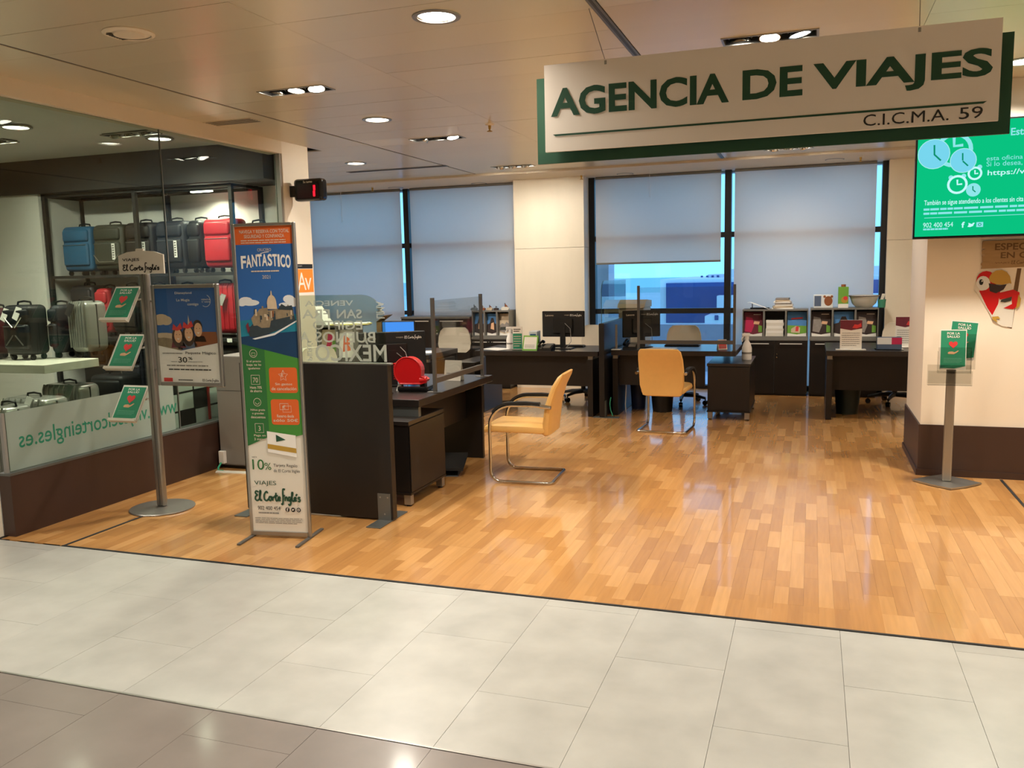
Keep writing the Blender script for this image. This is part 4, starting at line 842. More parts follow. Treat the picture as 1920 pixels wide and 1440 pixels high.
def office_chair(lab, loc, rz, first=[None]):
    if first[0] is not None: return dup(first[0], loc, rz, lab)
    t = thing('swivel_chair', lab, 'chair', loc, rz, 'beige swivel office chairs'); first[0] = t
    obj('gas_column', MB().lathe([(.03, .09), (.03, .25), (.018, .25), (.018, .42)], 12), 'black', t)
    for i in range(5):
        a = 2*PI*i/5+.3; c, s_ = math.cos(a), math.sin(a)
        obj('base_arm', MB().tube([(.02*c, .02*s_, .115), (.15*c, .15*s_, .112), (.29*c, .29*s_, .085)], [.03, .024, .016], 8), 'black', t)
        cs = obj('caster', MB().tube([(.29*c-.022*s_, .29*s_+.022*c, .03), (.29*c+.022*s_, .29*s_-.022*c, .03)], .03, 12), 'black_gloss', t); obj('caster_stem', MB().tube([(.29*c, .29*s_, .055), (.29*c, .29*s_, .09)], .008, 6), 'black', cs)
    obj('seat', MB().rbox(-.24, .24, -.23, .24, .43, .51, r=.035, seg=3), 'chair_fabric', t); obj('seat_plate', MB().box(-.1, .1, -.12, .12, .40, .43), 'black', t)
    mb = MB(); n = 9; rows = [(.62, .15), (.66, .2), (.74, .215), (.84, .205), (.91, .18), (.945, .14)]
    for side_ in (0, 1):
        for z, w_ in rows:
            for i in range(n): u = -1+2*i/(n-1); mb.v.append((u*w_, -.235-.06*(z-.6)+.05*u*u*.8-(.05 if side_ == 0 else 0), z))
    R_ = len(rows)
    for side_ in (0, 1):
        for j in range(R_-1):
            for i in range(n-1):
                q = side_*R_*n+j*n+i; f = (q, q+1, q+n+1, q+n); mb.f.append(f if side_ == 0 else f[::-1])
    o2 = R_*n
    for i in range(n-1): mb.f.append((i+1, i, o2+i, o2+i+1)); q = (R_-1)*n+i; mb.f.append((q, q+1, o2+q+1, o2+q))
    for j in range(R_-1): mb.f.append((j*n, j*n+n, o2+j*n+n, o2+j*n)); q = j*n+n-1; mb.f.append((q+n, q, o2+q, o2+q+n))
    mb.smooth = True; obj('backrest', mb, 'chair_fabric', t); obj('back_stem', MB().tube([(0, -.1, .415), (0, -.26, .43), (0, -.285, .56), (0, -.28, .72)], .02, 8), 'black', t)
    return t
office_chair('beige swivel chair at the desk behind the framed window screen', (-1.47, 10.5, 0), PI+.08)
office_chair('beige swivel chair behind the bare monitor at the window desk', (-2.75, 10.6, 0), PI-.5)
office_chair('beige swivel chair at the desk with the maroon price card', (.95, 10.95, 0), PI-.3)
office_chair('beige swivel chair in front of the lake brochure organiser', (-4.35, 10.1, 0), PI+.25)
office_chair('beige swivel chair seen through the etched glass', (-4.45, 7.3, 0), -PI/2-.5)
# ================================================================== roll-up banner
bn = thing('cruise_banner', 'tall narrow advertising banner with a cruise ship, in a metal frame', 'banner', (-3.161, 4.50, 0), math.atan2(.06, .412))
BW, BZ0, BH = .412, .012, 1.962; hw = BW/2
fr = .018
obj('frame_side', MB().rbox(-hw, -hw+fr, -.012, .012, BZ0, BZ0+BH, r=.003, seg=1), 'alu', bn); obj('frame_side', MB().rbox(hw-fr, hw, -.012, .012, BZ0, BZ0+BH, r=.003, seg=1), 'alu', bn)
obj('frame_bottom', MB().rbox(-hw+fr, hw-fr, -.012, .012, BZ0, BZ0+.03, r=.003, seg=1), 'alu', bn); obj('frame_top', MB().rbox(-hw+fr, hw-fr, -.012, .012, BZ0+BH-fr, BZ0+BH, r=.003, seg=1), 'alu', bn)
for s_ in (-1, 1): obj('foot_bar', MB().rbox(s_*(hw-.012)-.012, s_*(hw-.012)+.012, -.19, .19, 0, .012, r=.002, seg=1), 'frame_grey', bn)
obj('sheet', MB().box(-hw+fr, hw-fr, -.003, .003, BZ0+.03, BZ0+BH-fr), 'off_white', bn)
U = lambda u: -hw+fr+u*(BW-2*fr)
V = lambda v: BZ0+BH-fr-v*(BH-fr-.03)
def bp(name, pts, m, k=1): return flat(bn, name, [(U(u), V(v)) for u, v in reversed(pts)], m, -.004-.0006*k)
def bt(s, u0, u1, v0, v1, m='white', bold=.0, k=3, name='lettering'): return text(bn, s, U(u0), U(u1), V(v1), V(v0), m, -.004-.0006*k, bold, name=name)
bp('orange_header', [(0, 0), (1, 0), (1, .057), (0, .057)], 'orange')
bt('NAVEGA Y RESERVA CON TOTAL', .08, .95, .011, .022, 'fine_light', .01); bt('SEGURIDAD Y CONFIANZA', .16, .86, .026, .037, 'fine_light', .01)
obj('fine_lettering', lines_mb(U(.1), U(.92), V(.055), V(.041), 2, -.006, 2, .4), 'fine_light', bn)
bp('sky_print', [(0, .057), (1, .057), (1, .33), (0, .30)], 'blue_sky')
bp('sea_print', [(0, .30), (1, .28), (1, .423), (0, .375)], 'teal_sea', 2); bp('deep_sea_print', [(0, .352), (.3, .345), (1, .335), (1, .423), (0, .375)], 'navy', 3)
bt('CRUCERO', .38, .62, .070, .079, 'fine_light', .0)
for (s, u0, u1, v0, v1) in (('F', .08, .17, .092, .133), ('A', .17, .265, .090, .130), ('N', .275, .365, .089, .127), ('T', .37, .45, .088, .126), ('A', .45, .545, .088, .126), ('S', .55, .63, .088, .126), ('T', .635, .715, .089, .127), ('I', .725, .76, .090, .129), ('C', .77, .855, .091, .131), ('O', .86, .95, .092, .134)): bt(s, u0, u1, v0, v1, 'white', .03)
obj('fine_lettering', lines_mb(U(.25), U(.78), V(.146), V(.138), 1, -.006, 3, .5), 'fine_light', bn); bt('2021', .44, .58, .155, .166, 'fine_light', .0)
obj('swoosh', MB().stroke([(U(.43), V(.086)), (U(.5), V(.083)), (U(.58), V(.081))], .004, -.006), 'white', bn)
for i_, (u, v, su, sv) in enumerate(((.12, .235, .12, .012), (.2, .242, .16, .010), (.05, .243, .08, .010), (.88, .232, .1, .013), (.95, .242, .12, .015), (.8, .25, .1, .007))): bp('cloud_print', [(min(.999, max(.001, u+su*math.cos(q))), v+sv*math.sin(q)) for q in [2*PI*i/14 for i in range(14)]], 'cloud', 1.3+.1*i_)
bp('ship_hull', [(.12, .33), (.3, .295), (.95, .275), (.98, .30), (.75, .325), (.35, .352), (.16, .352)], 'ship_dark', 4)
bp('ship_deck', [(.2, .292), (.28, .275), (.7, .262), (.95, .262), (.95, .285), (.55, .30), (.52, .322), (.25, .325)], 'ship_stone', 5); bp('ship_bow', [(.12, .32), (.3, .315), (.44, .33), (.34, .352), (.18, .352)], 'ship_dark', 6)
bp('ship_bow_light', [(.1, .315), (.14, .305), (.17, .33), (.13, .34)], 'maroon', 7); bp('ship_wake', [(.2, .358), (.6, .34), (1, .30), (1, .304), (.6, .347), (.25, .361)], 'cloud', 5)
rs_ = random.Random(12)
for i_ in range(26):
    u = .25+.66*rs_.random(); v = .268+.03*rs_.random()-(u-.25)*.012; du = .012+.03*rs_.random(); dv = .004+.009*rs_.random()
    bp('deck_house', [(u, v-dv), (u+du, v-dv), (u+du, v+dv), (u, v+dv)], rs_.choice(['ship_dark', 'beige_print', 'ship_stone', 'brown_coat', 'ship_dark']), 5.3+.02*i_)
bp('dome', [(.5, .263), (.5, .248)]+[(.58+.085*math.cos(PI-q), .248-.03*math.sin(q)) for q in [PI*i/10 for i in range(11)]]+[(.67, .263)], 'beige_print', 6); bp('dome_lantern', [(.565, .22), (.57, .208), (.58, .203), (.59, .208), (.595, .22)], 'beige_print', 6); bp('city_print', [(.3, .277), (.36, .262), (.5, .258), (.52, .28)], 'ship_stone', 6); bp('city_print', [(.68, .265), (.75, .247), (.82, .255), (.93, .252), (.95, .268)], 'ship_dark', 6)
bp('green_column', [(0, .375), (.40, .394), (.40, .68), (0, .712)], 'green_banner_dark', 4); bp('green_field', [(.40, .394), (1, .423), (1, .672), (.40, .70)], 'green_banner', 4)
for v0, v1, l1, l2 in ((.452, .535, 'Sin gastos', 'de cancelación'), (.556, .64, 'Reserva desde', 'sólo 50€')):
    r_ = .045; rv = .0095; a, b = .46, .955
    pts = [(a+r_-r_*math.cos(q), v0+rv-rv*math.sin(q)) for q in [PI/2*i/4 for i in range(5)]]+[(b-r_+r_*math.sin(q), v0+rv-rv*math.cos(q)) for q in [PI/2*i/4 for i in range(5)]]+[(b-r_+r_*math.cos(q), v1-rv+rv*math.sin(q)) for q in [PI/2*i/4 for i in range(5)]]+[(a+r_-r_*math.sin(q), v1-rv+rv*math.cos(q)) for q in [PI/2*i/4 for i in range(5)]]
    bp('orange_tile', pts, 'orange', 5); bt(l1, .56, .86, v0+.05, v0+.06, 'fine_light', .01, 6); bt(l2, .49, .93, v0+.064, v0+.074, 'fine_light', .01, 6)
    if v0 < .5:
        st = [(.71+(.085 if i % 2 == 0 else .04)*math.sin(PI*i/5), v0+.027-(.0185 if i % 2 == 0 else .009)*math.cos(PI*i/5)) for i in range(11)]
        obj('star_icon', MB().stroke([(U(p[0]), V(p[1])) for p in st], .0028, -.0088, 0), 'fine_light', bn)
    else:
        for du, dv in ((0, 0), (.05, .008)): q = [(.62+du, v0+.014+dv), (.77+du, v0+.014+dv), (.77+du, v0+.034+dv), (.62+du, v0+.034+dv), (.62+du, v0+.014+dv)]; obj('card_icon', MB().stroke([(U(p[0]), V(p[1])) for p in q], .0026, -.0088, 0), 'fine_light', bn)
    bt('€', .67, .72, v0+.019, v0+.031, 'fine_light', .0, 8)
for v0, ls_, ic in ((.392, ('Si el precio', 'baja te lo', 'igualamos'), 'lock'), (.477, ('Hasta 70%', 'de ahorro'), '70'), (.552, ('Niños gratis', 'o grandes', 'descuentos'), 'face'), (.637, ('Paga en', '3 meses'), '3')):
    uc = .2+(v0-.39)*.12
    if ic in ('lock', 'face'): obj('round_icon', MB().ring(U(uc), V(v0+.014), .026, .0028, -.0078), 'fine_light', bn)
    else: q = [(uc-.075, v0), (uc+.075, v0), (uc+.075, v0+.03), (uc-.075, v0+.03), (uc-.075, v0)]; obj('square_icon', MB().stroke([(U(p[0]), V(p[1])) for p in q], .0028, -.0078, 0), 'fine_light', bn); bt(ic, uc-(.045 if ic == '70' else .02), uc+(.045 if ic == '70' else .02), v0+.008, v0+.024, 'fine_light', .0, 6)
    if ic == 'lock': q = [(uc-.03, v0+.012), (uc+.03, v0+.012), (uc+.03, v0+.021), (uc-.03, v0+.021), (uc-.03, v0+.012)]; obj('lock_icon', MB().stroke([(U(p[0]), V(p[1])) for p in q], .0026, -.0078, 0), 'fine_light', bn)
    if ic == 'face': obj('smile_icon', MB().ring(U(uc), V(v0+.014), .014, .0026, -.0078, 10, PI, 2*PI), 'fine_light', bn)
    for i, s in enumerate(ls_): bt(s, uc-.13 if len(s) > 9 else uc-.105, uc+.13 if len(s) > 9 else uc+.105, v0+.036+i*.0115, v0+.0445+i*.0115, 'fine_light', .01, 6)
bp('gift_card', [(.36, .662), (.87, .675), (.87, .748), (.36, .732)], 'white', 6); bp('gift_card_stripe', [(.36, .704), (.87, .718), (.87, .734), (.36, .72)], 'gold', 7); bp('gift_card_logo', [(.52, .673), (.69, .69), (.52, .697)], 'sign_green', 8)
bt('10', .06, .27, .757, .792, 'green_banner_dark', .0, 5); bt('%', .28, .40, .768, .792, 'green_banner_dark', .0, 5); bt('HASTA', .06, .15, .747, .752, 'text_dark', 0, 5)
bt('Tarjeta Regalo', .44, .87, .771, .784, 'text_dark', .0, 5); bt('de El Corte Inglés', .44, .91, .789, .802, 'text_dark', .0, 5)
bt('VIAJES', .07, .47, .829, .847, 'sign_green', .0, 5); obj('script_lettering', script_logo(U(.07), U(.9), V(.91), V(.856), -.007, .18), 'sign_green', bn)
bt('902 400 454', .11, .52, .915, .928, 'text_dark', .0, 5); obj('fine_lettering', lines_mb(U(.12), U(.52), V(.942), V(.934), 1, -.007, 4, .6), 'fine_print', bn)
for i in range(3): obj('round_icon', MB().disc(U(.65+.1*i), V(.925), .0145, -.007), 'text_dark', bn)
text(bn, 'f', U(.635), U(.665), V(.931), V(.919), 'white', -.0078, .02); obj('bird_icon', MB().flat(bird(U(.75), V(.925), .008), -.0078), 'white', bn); obj('camera_icon', MB().ring(U(.85), V(.925), .008, .003, -.0078, 12), 'white', bn)
obj('fine_lettering', lines_mb(U(.05), U(.95), V(.975), V(.953), 4, -.007, 6, .35), 'fine_print', bn)
# ================================================================== pole stand with leaflet trays and framed poster
st = thing('poster_stand', 'grey pole stand on a round base with leaflet trays and a framed poster', 'stand', (-4.425, 4.875, 0))
obj('base', MB().lathe([(.001, 0), (.222, 0), (.226, .006), (.222, .012), (.05, .018), (.001, .018)], 40), 'alu', st)
obj('pole', MB().rbox(-.036, .036, -.022, .022, .018, 1.70, r=.014, seg=3), 'alu', st); obj('pole_groove', MB().box(-.005, .005, -.0235, -.021, .03, 1.69), 'frame_grey', st)
arch = [(-.19, 1.69), (.2, 1.69), (.2, 1.82), (.12, 1.843), (0.005, 1.852), (-.11, 1.843), (-.19, 1.82)]
obj('header_plate', MB().prism(list(reversed(arch)), -.034, -.024), 'off_white', st); obj('header_cap', MB().rbox(-.035, .035, -.036, -.02, 1.845, 1.865, r=.006), 'off_white', st)
text(st, 'VIAJES', -.155, -.005, 1.775, 1.80, 'text_dark', -.0355, .012); obj('script_lettering', script_logo(-.155, .165, 1.70, 1.765, -.0355, .2), 'text_dark', st)
PX0, PX1, PZ0, PZ1 = .06, .62, .905, 1.612; b_ = .026; py = -.01
for nm, a in (('poster_frame_side', (PX0, PX0+b_, PZ0, PZ1)), ('poster_frame_side', (PX1-b_, PX1, PZ0, PZ1)), ('poster_frame_top', (PX0+b_, PX1-b_, PZ1-b_, PZ1)), ('poster_frame_bottom', (PX0+b_, PX1-b_, PZ0, PZ0+b_))): obj(nm, MB().rbox(a[0], a[1], py-.014, py+.014, a[2], a[3], r=.004, seg=1), 'alu', st)
for z in (1.5, 1.02): obj('frame_arm', MB().tube([(.03, 0, z), (.07, py, z)], .008, 6), 'alu', st)
obj('poster', MB().box(PX0+b_, PX1-b_, py-.002, py+.006, PZ0+b_, PZ1-b_), 'paper', st)
obj('cover_sheet', MB().box(PX0+b_, PX1-b_, py-.0115, py-.011, PZ0+b_, PZ1-b_), 'glass_clear', st)
PU = lambda u: PX0+b_+u*(PX1-PX0-2*b_)
PV = lambda v: PZ1-b_-v*(PZ1-PZ0-2*b_)
def pp_(name, pts, m, k=1): return flat(st, name, [(PU(u), PV(v)) for u, v in reversed(pts)], m, py-.002-.0006*k)
def pt(s, u0, u1, v0, v1, m='white', bold=.0, k=5): return text(st, s, PU(u0), PU(u1), PV(v1), PV(v0), m, py-.002-.0006*k, bold)
pp_('sky_print', [(0, .0), (1, .0), (1, .575), (.38, .66), (0, .608)], 'blue_sky'); 
for i_, (u, v, su, sv) in enumerate(((.08, .32, .13, .05), (.16, .34, .1, .05), (.04, .36, .1, .03), (.12, .5, .2, .03), (.22, .52, .18, .035))): pp_('cloud_print', [(max(0.001, u+su*math.cos(q)), v+sv*math.sin(q)) for q in [2*PI*i/14 for i in range(14)]], 'beige_print', 1.3+.12*i_)
pp_('spire', [(.5, .5), (.52, .36), (.535, .28), (.55, .36), (.6, .5)], 'beige_print', 2); pp_('ground_print', [(0, .53), (.1, .52), (.3, .54), (.5, .58), (.38, .66), (0, .608)], 'ship_stone', 3)
def person(u, v, s, coat, hat):
    pp_('jacket_print', [(u-.1*s, v+.12*s), (u-.08*s, v+.07*s), (u+.08*s, v+.07*s), (u+.11*s, v+.12*s)], coat, 4)
    pp_('hair_print', [(u+(.082 if hat else .066)*s*math.cos(q), v+(.03 if hat else -.01)*s+(.1 if hat else .07)*s*math.sin(q)*.9) for q in [2*PI*i/14 for i in range(14)]], 'hair', 5); pp_('face_print', [(u+.008+.055*s*math.cos(q), v+.015*s+.062*s*math.sin(q)) for q in [2*PI*i/14 for i in range(14)]], 'skin', 6)
    pp_('smile_print', [(u+.008-.022*s, v+.038*s), (u+.008+.022*s, v+.038*s), (u+.008, v+.05*s)], 'white', 7)
    for e_ in (-.02, .024): pp_('eye_print', [(u+.008+e_*s-.006, v), (u+.008+e_*s+.006, v), (u+.008+e_*s+.006, v+.008), (u+.008+e_*s-.006, v+.008)], 'hair', 7)
    if hat: pp_('hat_print', [(u-.07*s, v-.04*s), (u-.05*s, v-.09*s), (u, v-.06*s), (u+.05*s, v-.1*s), (u+.075*s, v-.05*s), (u, v-.03*s)], 'heart', 7)
pp_('coat_print', [(.6, .55), (.68, .46), (.98, .46), (1, .575), (.62, .625)], 'brown_coat', 4); pp_('coat_print', [(.3, .59), (.62, .52), (.66, .615), (.42, .652), (.34, .645)], 'denim', 3)
person(.34, .485, 1.2, 'maroon', True); person(.52, .465, 1.25, 'denim', True); person(.68, .42, 1.2, 'brown_coat', False)
pt('Disneyland', .34, .62, .038, .068, 'white', .01); pt('La Magia', .36, .58, .11, .145, 'white', .01); pt('contigo', .54, .72, .155, .19, 'white', .01)
obj('swirl', MB().ring(PU(.84), PV(.135), .042, .003, py-.006, 16, -2.2, 1.2), 'white', st); pt('VENTA', .77, .92, .115, .13, 'white', .01); pt('Y VIVE', .77, .92, .14, .155, 'white', .01)
obj('fine_lettering', lines_mb(PU(.06), PU(.42), PV(.70), PV(.68), 1, py-.005, 8, .5), 'fine_print', st); pt('Paquete Mágico', .45, .95, .67, .705, 'text_dark', .0)
pt('30', .32, .47, .728, .788, 'suit_olive', .01); pt('%', .49, .56, .728, .757, 'suit_olive', .01); obj('fine_lettering', lines_mb(PU(.2), PU(.31), PV(.785), PV(.773), 1, py-.005, 8, .5).add([], []), 'fine_print', st); obj('fine_lettering', lines_mb(PU(.48), PU(.76), PV(.785), PV(.773), 1, py-.005, 9, .5), 'fine_print', st)
obj('fine_lettering', lines_mb(PU(.12), PU(.93), PV(.83), PV(.81), 1, py-.005, 10, .6), 'fine_print', st); obj('fine_lettering', lines_mb(PU(.15), PU(.95), PV(.872), PV(.852), 1, py-.005, 11, .6), 'text_dark', st)
pp_('red_label', [(.05, .955), (.2, .955), (.2, .995), (.05, .995)], 'heart', 2); obj('fine_lettering', lines_mb(PU(.3), PU(.58), PV(.985), PV(.965), 1, py-.005, 12, .5), 'text_dark', st); obj('script_lettering', script_logo(PU(.7), PU(.97), PV(.992), PV(.955), py-.005, .16), 'text_dark', st)
for i, z in enumerate((1.375, 1.035, .665)):
    tr_ = obj('leaflet_tray', MB().box(-.118, .118, .002, .005, -.012, .275).box(-.118, .118, -.028, .005, -.016, -.012).box(-.118, .118, -.03, -.028, -.016, .004), 'off_white', st, loc=(-.165, -.13, z), rot=(math.radians(-33), 0, 0))
    obj('tray_arm', MB().tube([(-.03, 0, z+.14), (-.1, -.03, z+.13)], .007, 6), 'chrome', st)
    lf = thing('health_leaflet', ['green heart leaflet in the topmost tray of the pole stand', 'green heart leaflet in the middle tray of the pole stand', 'green heart leaflet in the lowest tray of the pole stand'][i], 'leaflet', (-4.425-.165+(.006 if i == 1 else 0), 4.875-.13-.004, z-.004), 0, 'green heart leaflets on the pole stand'); lf.rotation_euler = (math.radians(-33), 0, 0)
    obj('card', MB().box(-.107, .107, -.004, -.0015, 0, .27), 'white', lf); leaflet(lf, -.107, .107, 0, .27, -.005)
# ================================================================== luggage shop
sh = thing('suitcase_shelf', 'black framed shelving unit full of suitcases in the luggage shop', 'shelf', (-6.7, 7.55, 0))
SX = (-7.91, -6.69, -5.49); SY0, SY1 = 7.31, 7.80; SZ = (.36, 1.04, 1.715)
for x in SX:
    for y in (SY0, SY1): obj('post', MB().box(x-.02, x+.02, y-.02, y+.02, 0, 2.59), 'shop_black', sh, True)
for y in (SY0, SY1): obj('top_rail', MB().box(SX[0], SX[2], y-.015, y+.015, 2.56, 2.59), 'shop_black', sh, True)
for x in SX: obj('side_rail', MB().box(x-.015, x+.015, SY0, SY1, 2.56, 2.59), 'shop_black', sh, True)
for a, b in zip(SX, SX[1:]):
    for z in SZ:
        obj('shelf_board', MB().box(a+.02, b-.02, SY0-.01, SY1, z-.03, z), 'shop_black', sh, True)
for z in SZ[:2]: obj('price_tag', MB().box(*(lambda c: (c-.03, c+.03))(onY(432, 636, SY0)[0]), SY0-.014, SY0-.011, z-.04, z+.0), 'white', sh, True)
obj('side_panel', MB().box(SX[0]-.012, SX[0]-.002, SY0+.02, SY1-.02, 0, 2.56), 'shop_white', sh, True)
lamp_strip = thing('shelf_light', 'slim white light strip under the top rail of the suitcase shelf', 'lamp', (-5.98, 7.6, 2.56)); obj('strip', MB().box(-6.15, -5.9, 7.52, 7.56, 2.545, 2.558), 'lamp_glow', lamp_strip, True); light('strip_light', 'AREA', lamp_strip, (0, 0, -.03), 9, .2)
def suitcase(name, lab, loc, w_, d_, h_, m, rz=0.0, hard=False, style=''):
    t = thing(name, lab, 'suitcase', loc, rz, 'suitcases in the luggage shop'); hw = w_/2; z0 = .045
    body = MB().rbox(-hw, hw, -d_/2, d_/2, z0, h_, r=.05 if not hard else .06, seg=4); body.smooth = True; obj('shell', body, m, t)
    if hard:
        n = 7
        for i in range(n):
            x = -hw*.78+i*(2*hw*.78)/(n-1); obj('rib', MB().tube([(x, -d_/2+.02, h_-.003), (x, -d_/2-.001, h_-.05), (x, -d_/2-.003, h_*.5), (x, -d_/2-.001, z0+.05)], .008, 6), m, t)
        obj('seam', MB().box(-hw-.002, hw+.002, -.006, .006, z0+.04, h_-.03), 'black', t)
    else:
        pk = MB().rbox(-hw*.86, hw*.86, -d_/2-.028, -d_/2+.03, z0+.06, h_*.66, r=.025, seg=3); pk.smooth = True; obj('front_pocket', pk, m, t)
        pk = MB().rbox(-hw*.86, hw*.86, -d_/2-.024, -d_/2+.03, h_*.69, h_*.93, r=.025, seg=3); pk.smooth = True; obj('top_pocket', pk, m, t)
        obj('zip', MB().tube([(-hw*.8, -d_/2-.03, h_*.62), (hw*.8, -d_/2-.03, h_*.62)], .004, 5), 'alu_dark', t)
        if style == 'piped': obj('piping', MB().tube([(-hw*.84, -d_/2-.03, h_*.4), (-hw*.5, -d_/2-.032, h_*.26), (hw*.5, -d_/2-.032, h_*.26), (hw*.84, -d_/2-.03, h_*.4)], .005, 5), 'alu', t)
        if style in ('piped', 'label'): obj('brand_strip', MB().box(hw*.42, hw*.62, -d_/2-.033, -d_/2-.027, h_*.30, h_*.62), 'white', t); obj('brand_marks', lines_mb(hw*.45, hw*.59, h_*.32, h_*.60, 6, -d_/2-.034, 3, .55), 'text_dark', t)
        if style == 'cross':
            for a, b in (((-.6, .78), (-.08, .60)), ((.6, .78), (.08, .60)), ((-.6, .28), (-.08, .46)), ((.6, .28), (.08, .46))): obj('strap', MB().tube([(a[0]*hw, -d_/2-.034, a[1]*h_), (b[0]*hw, -d_/2-.034, b[1]*h_)], .006, 5), 'alu', t)
    obj('carry_handle', MB().tube([(-.08, 0, h_-.01), (-.07, 0, h_+.025), (0, 0, h_+.034), (.07, 0, h_+.025), (.08, 0, h_-.01)], .009, 6), 'black', t)
    for sx_ in (-1, 1):
        for sy_ in (-1, 1):
            wh = obj('wheel', MB().tube([(sx_*(hw-.05)-.012, sy_*(d_/2-.05), .025), (sx_*(hw-.05)+.012, sy_*(d_/2-.05), .025)], .025, 10), 'black', t); obj('wheel_fork', MB().box(sx_*(hw-.05)-.016, sx_*(hw-.05)+.016, sy_*(d_/2-.05)-.012, sy_*(d_/2-.05)+.012, .03, z0+.03), 'black', wh)
    return t
def hangtag(t, x, y, z, m='white'):
    obj('hang_tag', MB().prism([(-.03, -.11), (.03, -.12), (.035, 0), (-.03, 0)], -.002, .002), m, t, loc=(x, y, z), rot=(-.25, .3, 0))
def on_shelf(lab, px0, px1, pyt, z, m, style='', d_=.28, hard=False, Yf=7.35, h=None, name='suitcase'):
    x0, zt = onY(px0, pyt, Yf); x1 = onY(px1, pyt, Yf)[0]
    return suitcase(name, lab, ((x0+x1)/2, Yf+d_/2+.03, z), (x1-x0)*.97, d_, h or (zt-z), m, 0, hard, style)
Z3, Z2, Z1_ = SZ[2], SZ[1], SZ[0]
on_shelf('blue soft suitcase at the end of the upper shelf', 108, 164, 426, Z3, 'suit_blue')
on_shelf('olive grey suitcase with silver piping next to the blue one', 166, 223, 422, Z3, 'suit_olive', 'piped')
on_shelf('dark brown suitcase with a white label strip, upper shelf', 226, 279, 418, Z3, 'suit_brown', 'label')
on_shelf('navy suitcase with a white label strip, upper shelf', 284, 339, 415, Z3, 'suit_navy', 'label')
on_shelf('slim black suitcase wedged between the navy and red ones', 344, 370, 413, Z3, 'suit_black', Yf=7.38)
on_shelf('big red soft suitcase on the upper shelf', 373, 430, 410, Z3, 'red_case')
on_shelf('dark suitcase half behind the cruise banner on the upper shelf', 446, 486, 418, Z3, 'suit_black', Yf=7.42)
on_shelf('dark navy suitcase on the lower shelf under the blue one', 124, 168, 536, Z2, 'suit_navy')
on_shelf('narrow red suitcase standing sideways on the lower shelf', 171, 196, 541, Z2, 'red_case')
on_shelf('plain black suitcase on the lower shelf behind the leaflet trays', 200, 252, 537, Z2, 'suit_black')
on_shelf('dark brown suitcase on the lower shelf behind the pole', 256, 300, 537, Z2, 'suit_brown')
on_shelf('black suitcase on the lower shelf behind the framed poster', 304, 358, 537, Z2, 'suit_black')
c_ = on_shelf('glossy red hard suitcase on the lower shelf beside the banner', 366, 440, 532, Z2, 'red_case', hard=True); hangtag(c_, .1, -.17, .45, 'grey_cab')
for i, (a, b, m) in enumerate(((150, 196, 'suit_black'), (202, 262, 'suit_navy'), (268, 330, 'suit_black'), (345, 420, 'suit_brown'))): on_shelf(['black suitcase on the lowest shelf beside the luggage table', 'navy suitcase on the lowest shelf under the plain black one', 'black suitcase on the lowest shelf under the brown one', 'dark brown suitcase on the lowest shelf under the red hard one'][i], a, b, 660, Z1_, m, h=.58)
# white display table
tb_ = thing('luggage_table', 'white display table holding upright cabin cases', 'table', (-6.9, 5.85, 0))
obj('tabletop', MB().rbox(-7.9, -6.16, 5.53, 6.13, .875, .95, r=.004, seg=1), 'table_white', tb_, True)
for x in (-7.75, -7.0): obj('leg', MB().tube([(x, 5.68, 0), (x, 5.68, .875)], .022, 10), 'table_white', tb_, True); obj('foot_plate', MB().rbox(x-.02, x+.02, 5.56, 6.1, 0, .012, r=.003, seg=1), 'table_white', tb_, True)
def on_table(lab, px, py, w_, d_, h_, m, rz=0, **k):
    x, y = onZ(px, py, .95); return suitcase('cabin_case', lab, (x, y+d_/2, .95), w_, d_, h_, m, rz, **k)
c_ = on_table('black cabin case with crossed silver straps on the white table', 36, 676, .32, .22, .50, 'suit_black', .04, style='cross'); hangtag(c_, -.08, -.12, .47); hangtag(c_, .06, -.12, .48)
c_ = on_table('silver grey hard cabin case on the white table corner', 148, 671, .2, .30, .52, 'suit_grey', .05, hard=True); hangtag(c_, -.02, -.17, .50, 'suit_black')
on_table('dark navy cabin case squeezed between two others on the table', 104, 672, .10, .24, .49, 'suit_navy', .0)
on_table('wine red cabin case at the table end by the shop front', -16, 674, .2, .24, .47, 'suit_wine')
# floor cases behind the frosted strip
def on_floor(lab, px, py, w_, d_, h_, m, rz=0, **k):
    x, y = onZ(px, py, h_); return suitcase('suitcase', lab, (x, y+d_/2, 0), w_, d_, h_, m, rz, **k)
c_ = on_floor('ribbed silver suitcase on the floor under the table corner', 108, 722, .46, .28, .72, 'suit_silver', hard=True); hangtag(c_, .17, -.15, .73, 'suit_grey')
c_ = on_floor('ribbed silver suitcase on the floor nearest the shop front', 36, 748, .50, .3, .68, 'suit_silver', hard=True); hangtag(c_, .12, -.15, .70)
on_floor('black suitcase on the floor beside the ribbed silver one', 196, 704, .42, .3, .70, 'suit_black')
on_floor('pale grey hard suitcase at the glass corner of the shop front', -14, 765, .2, .3, .66, 'suit_silver', hard=True)
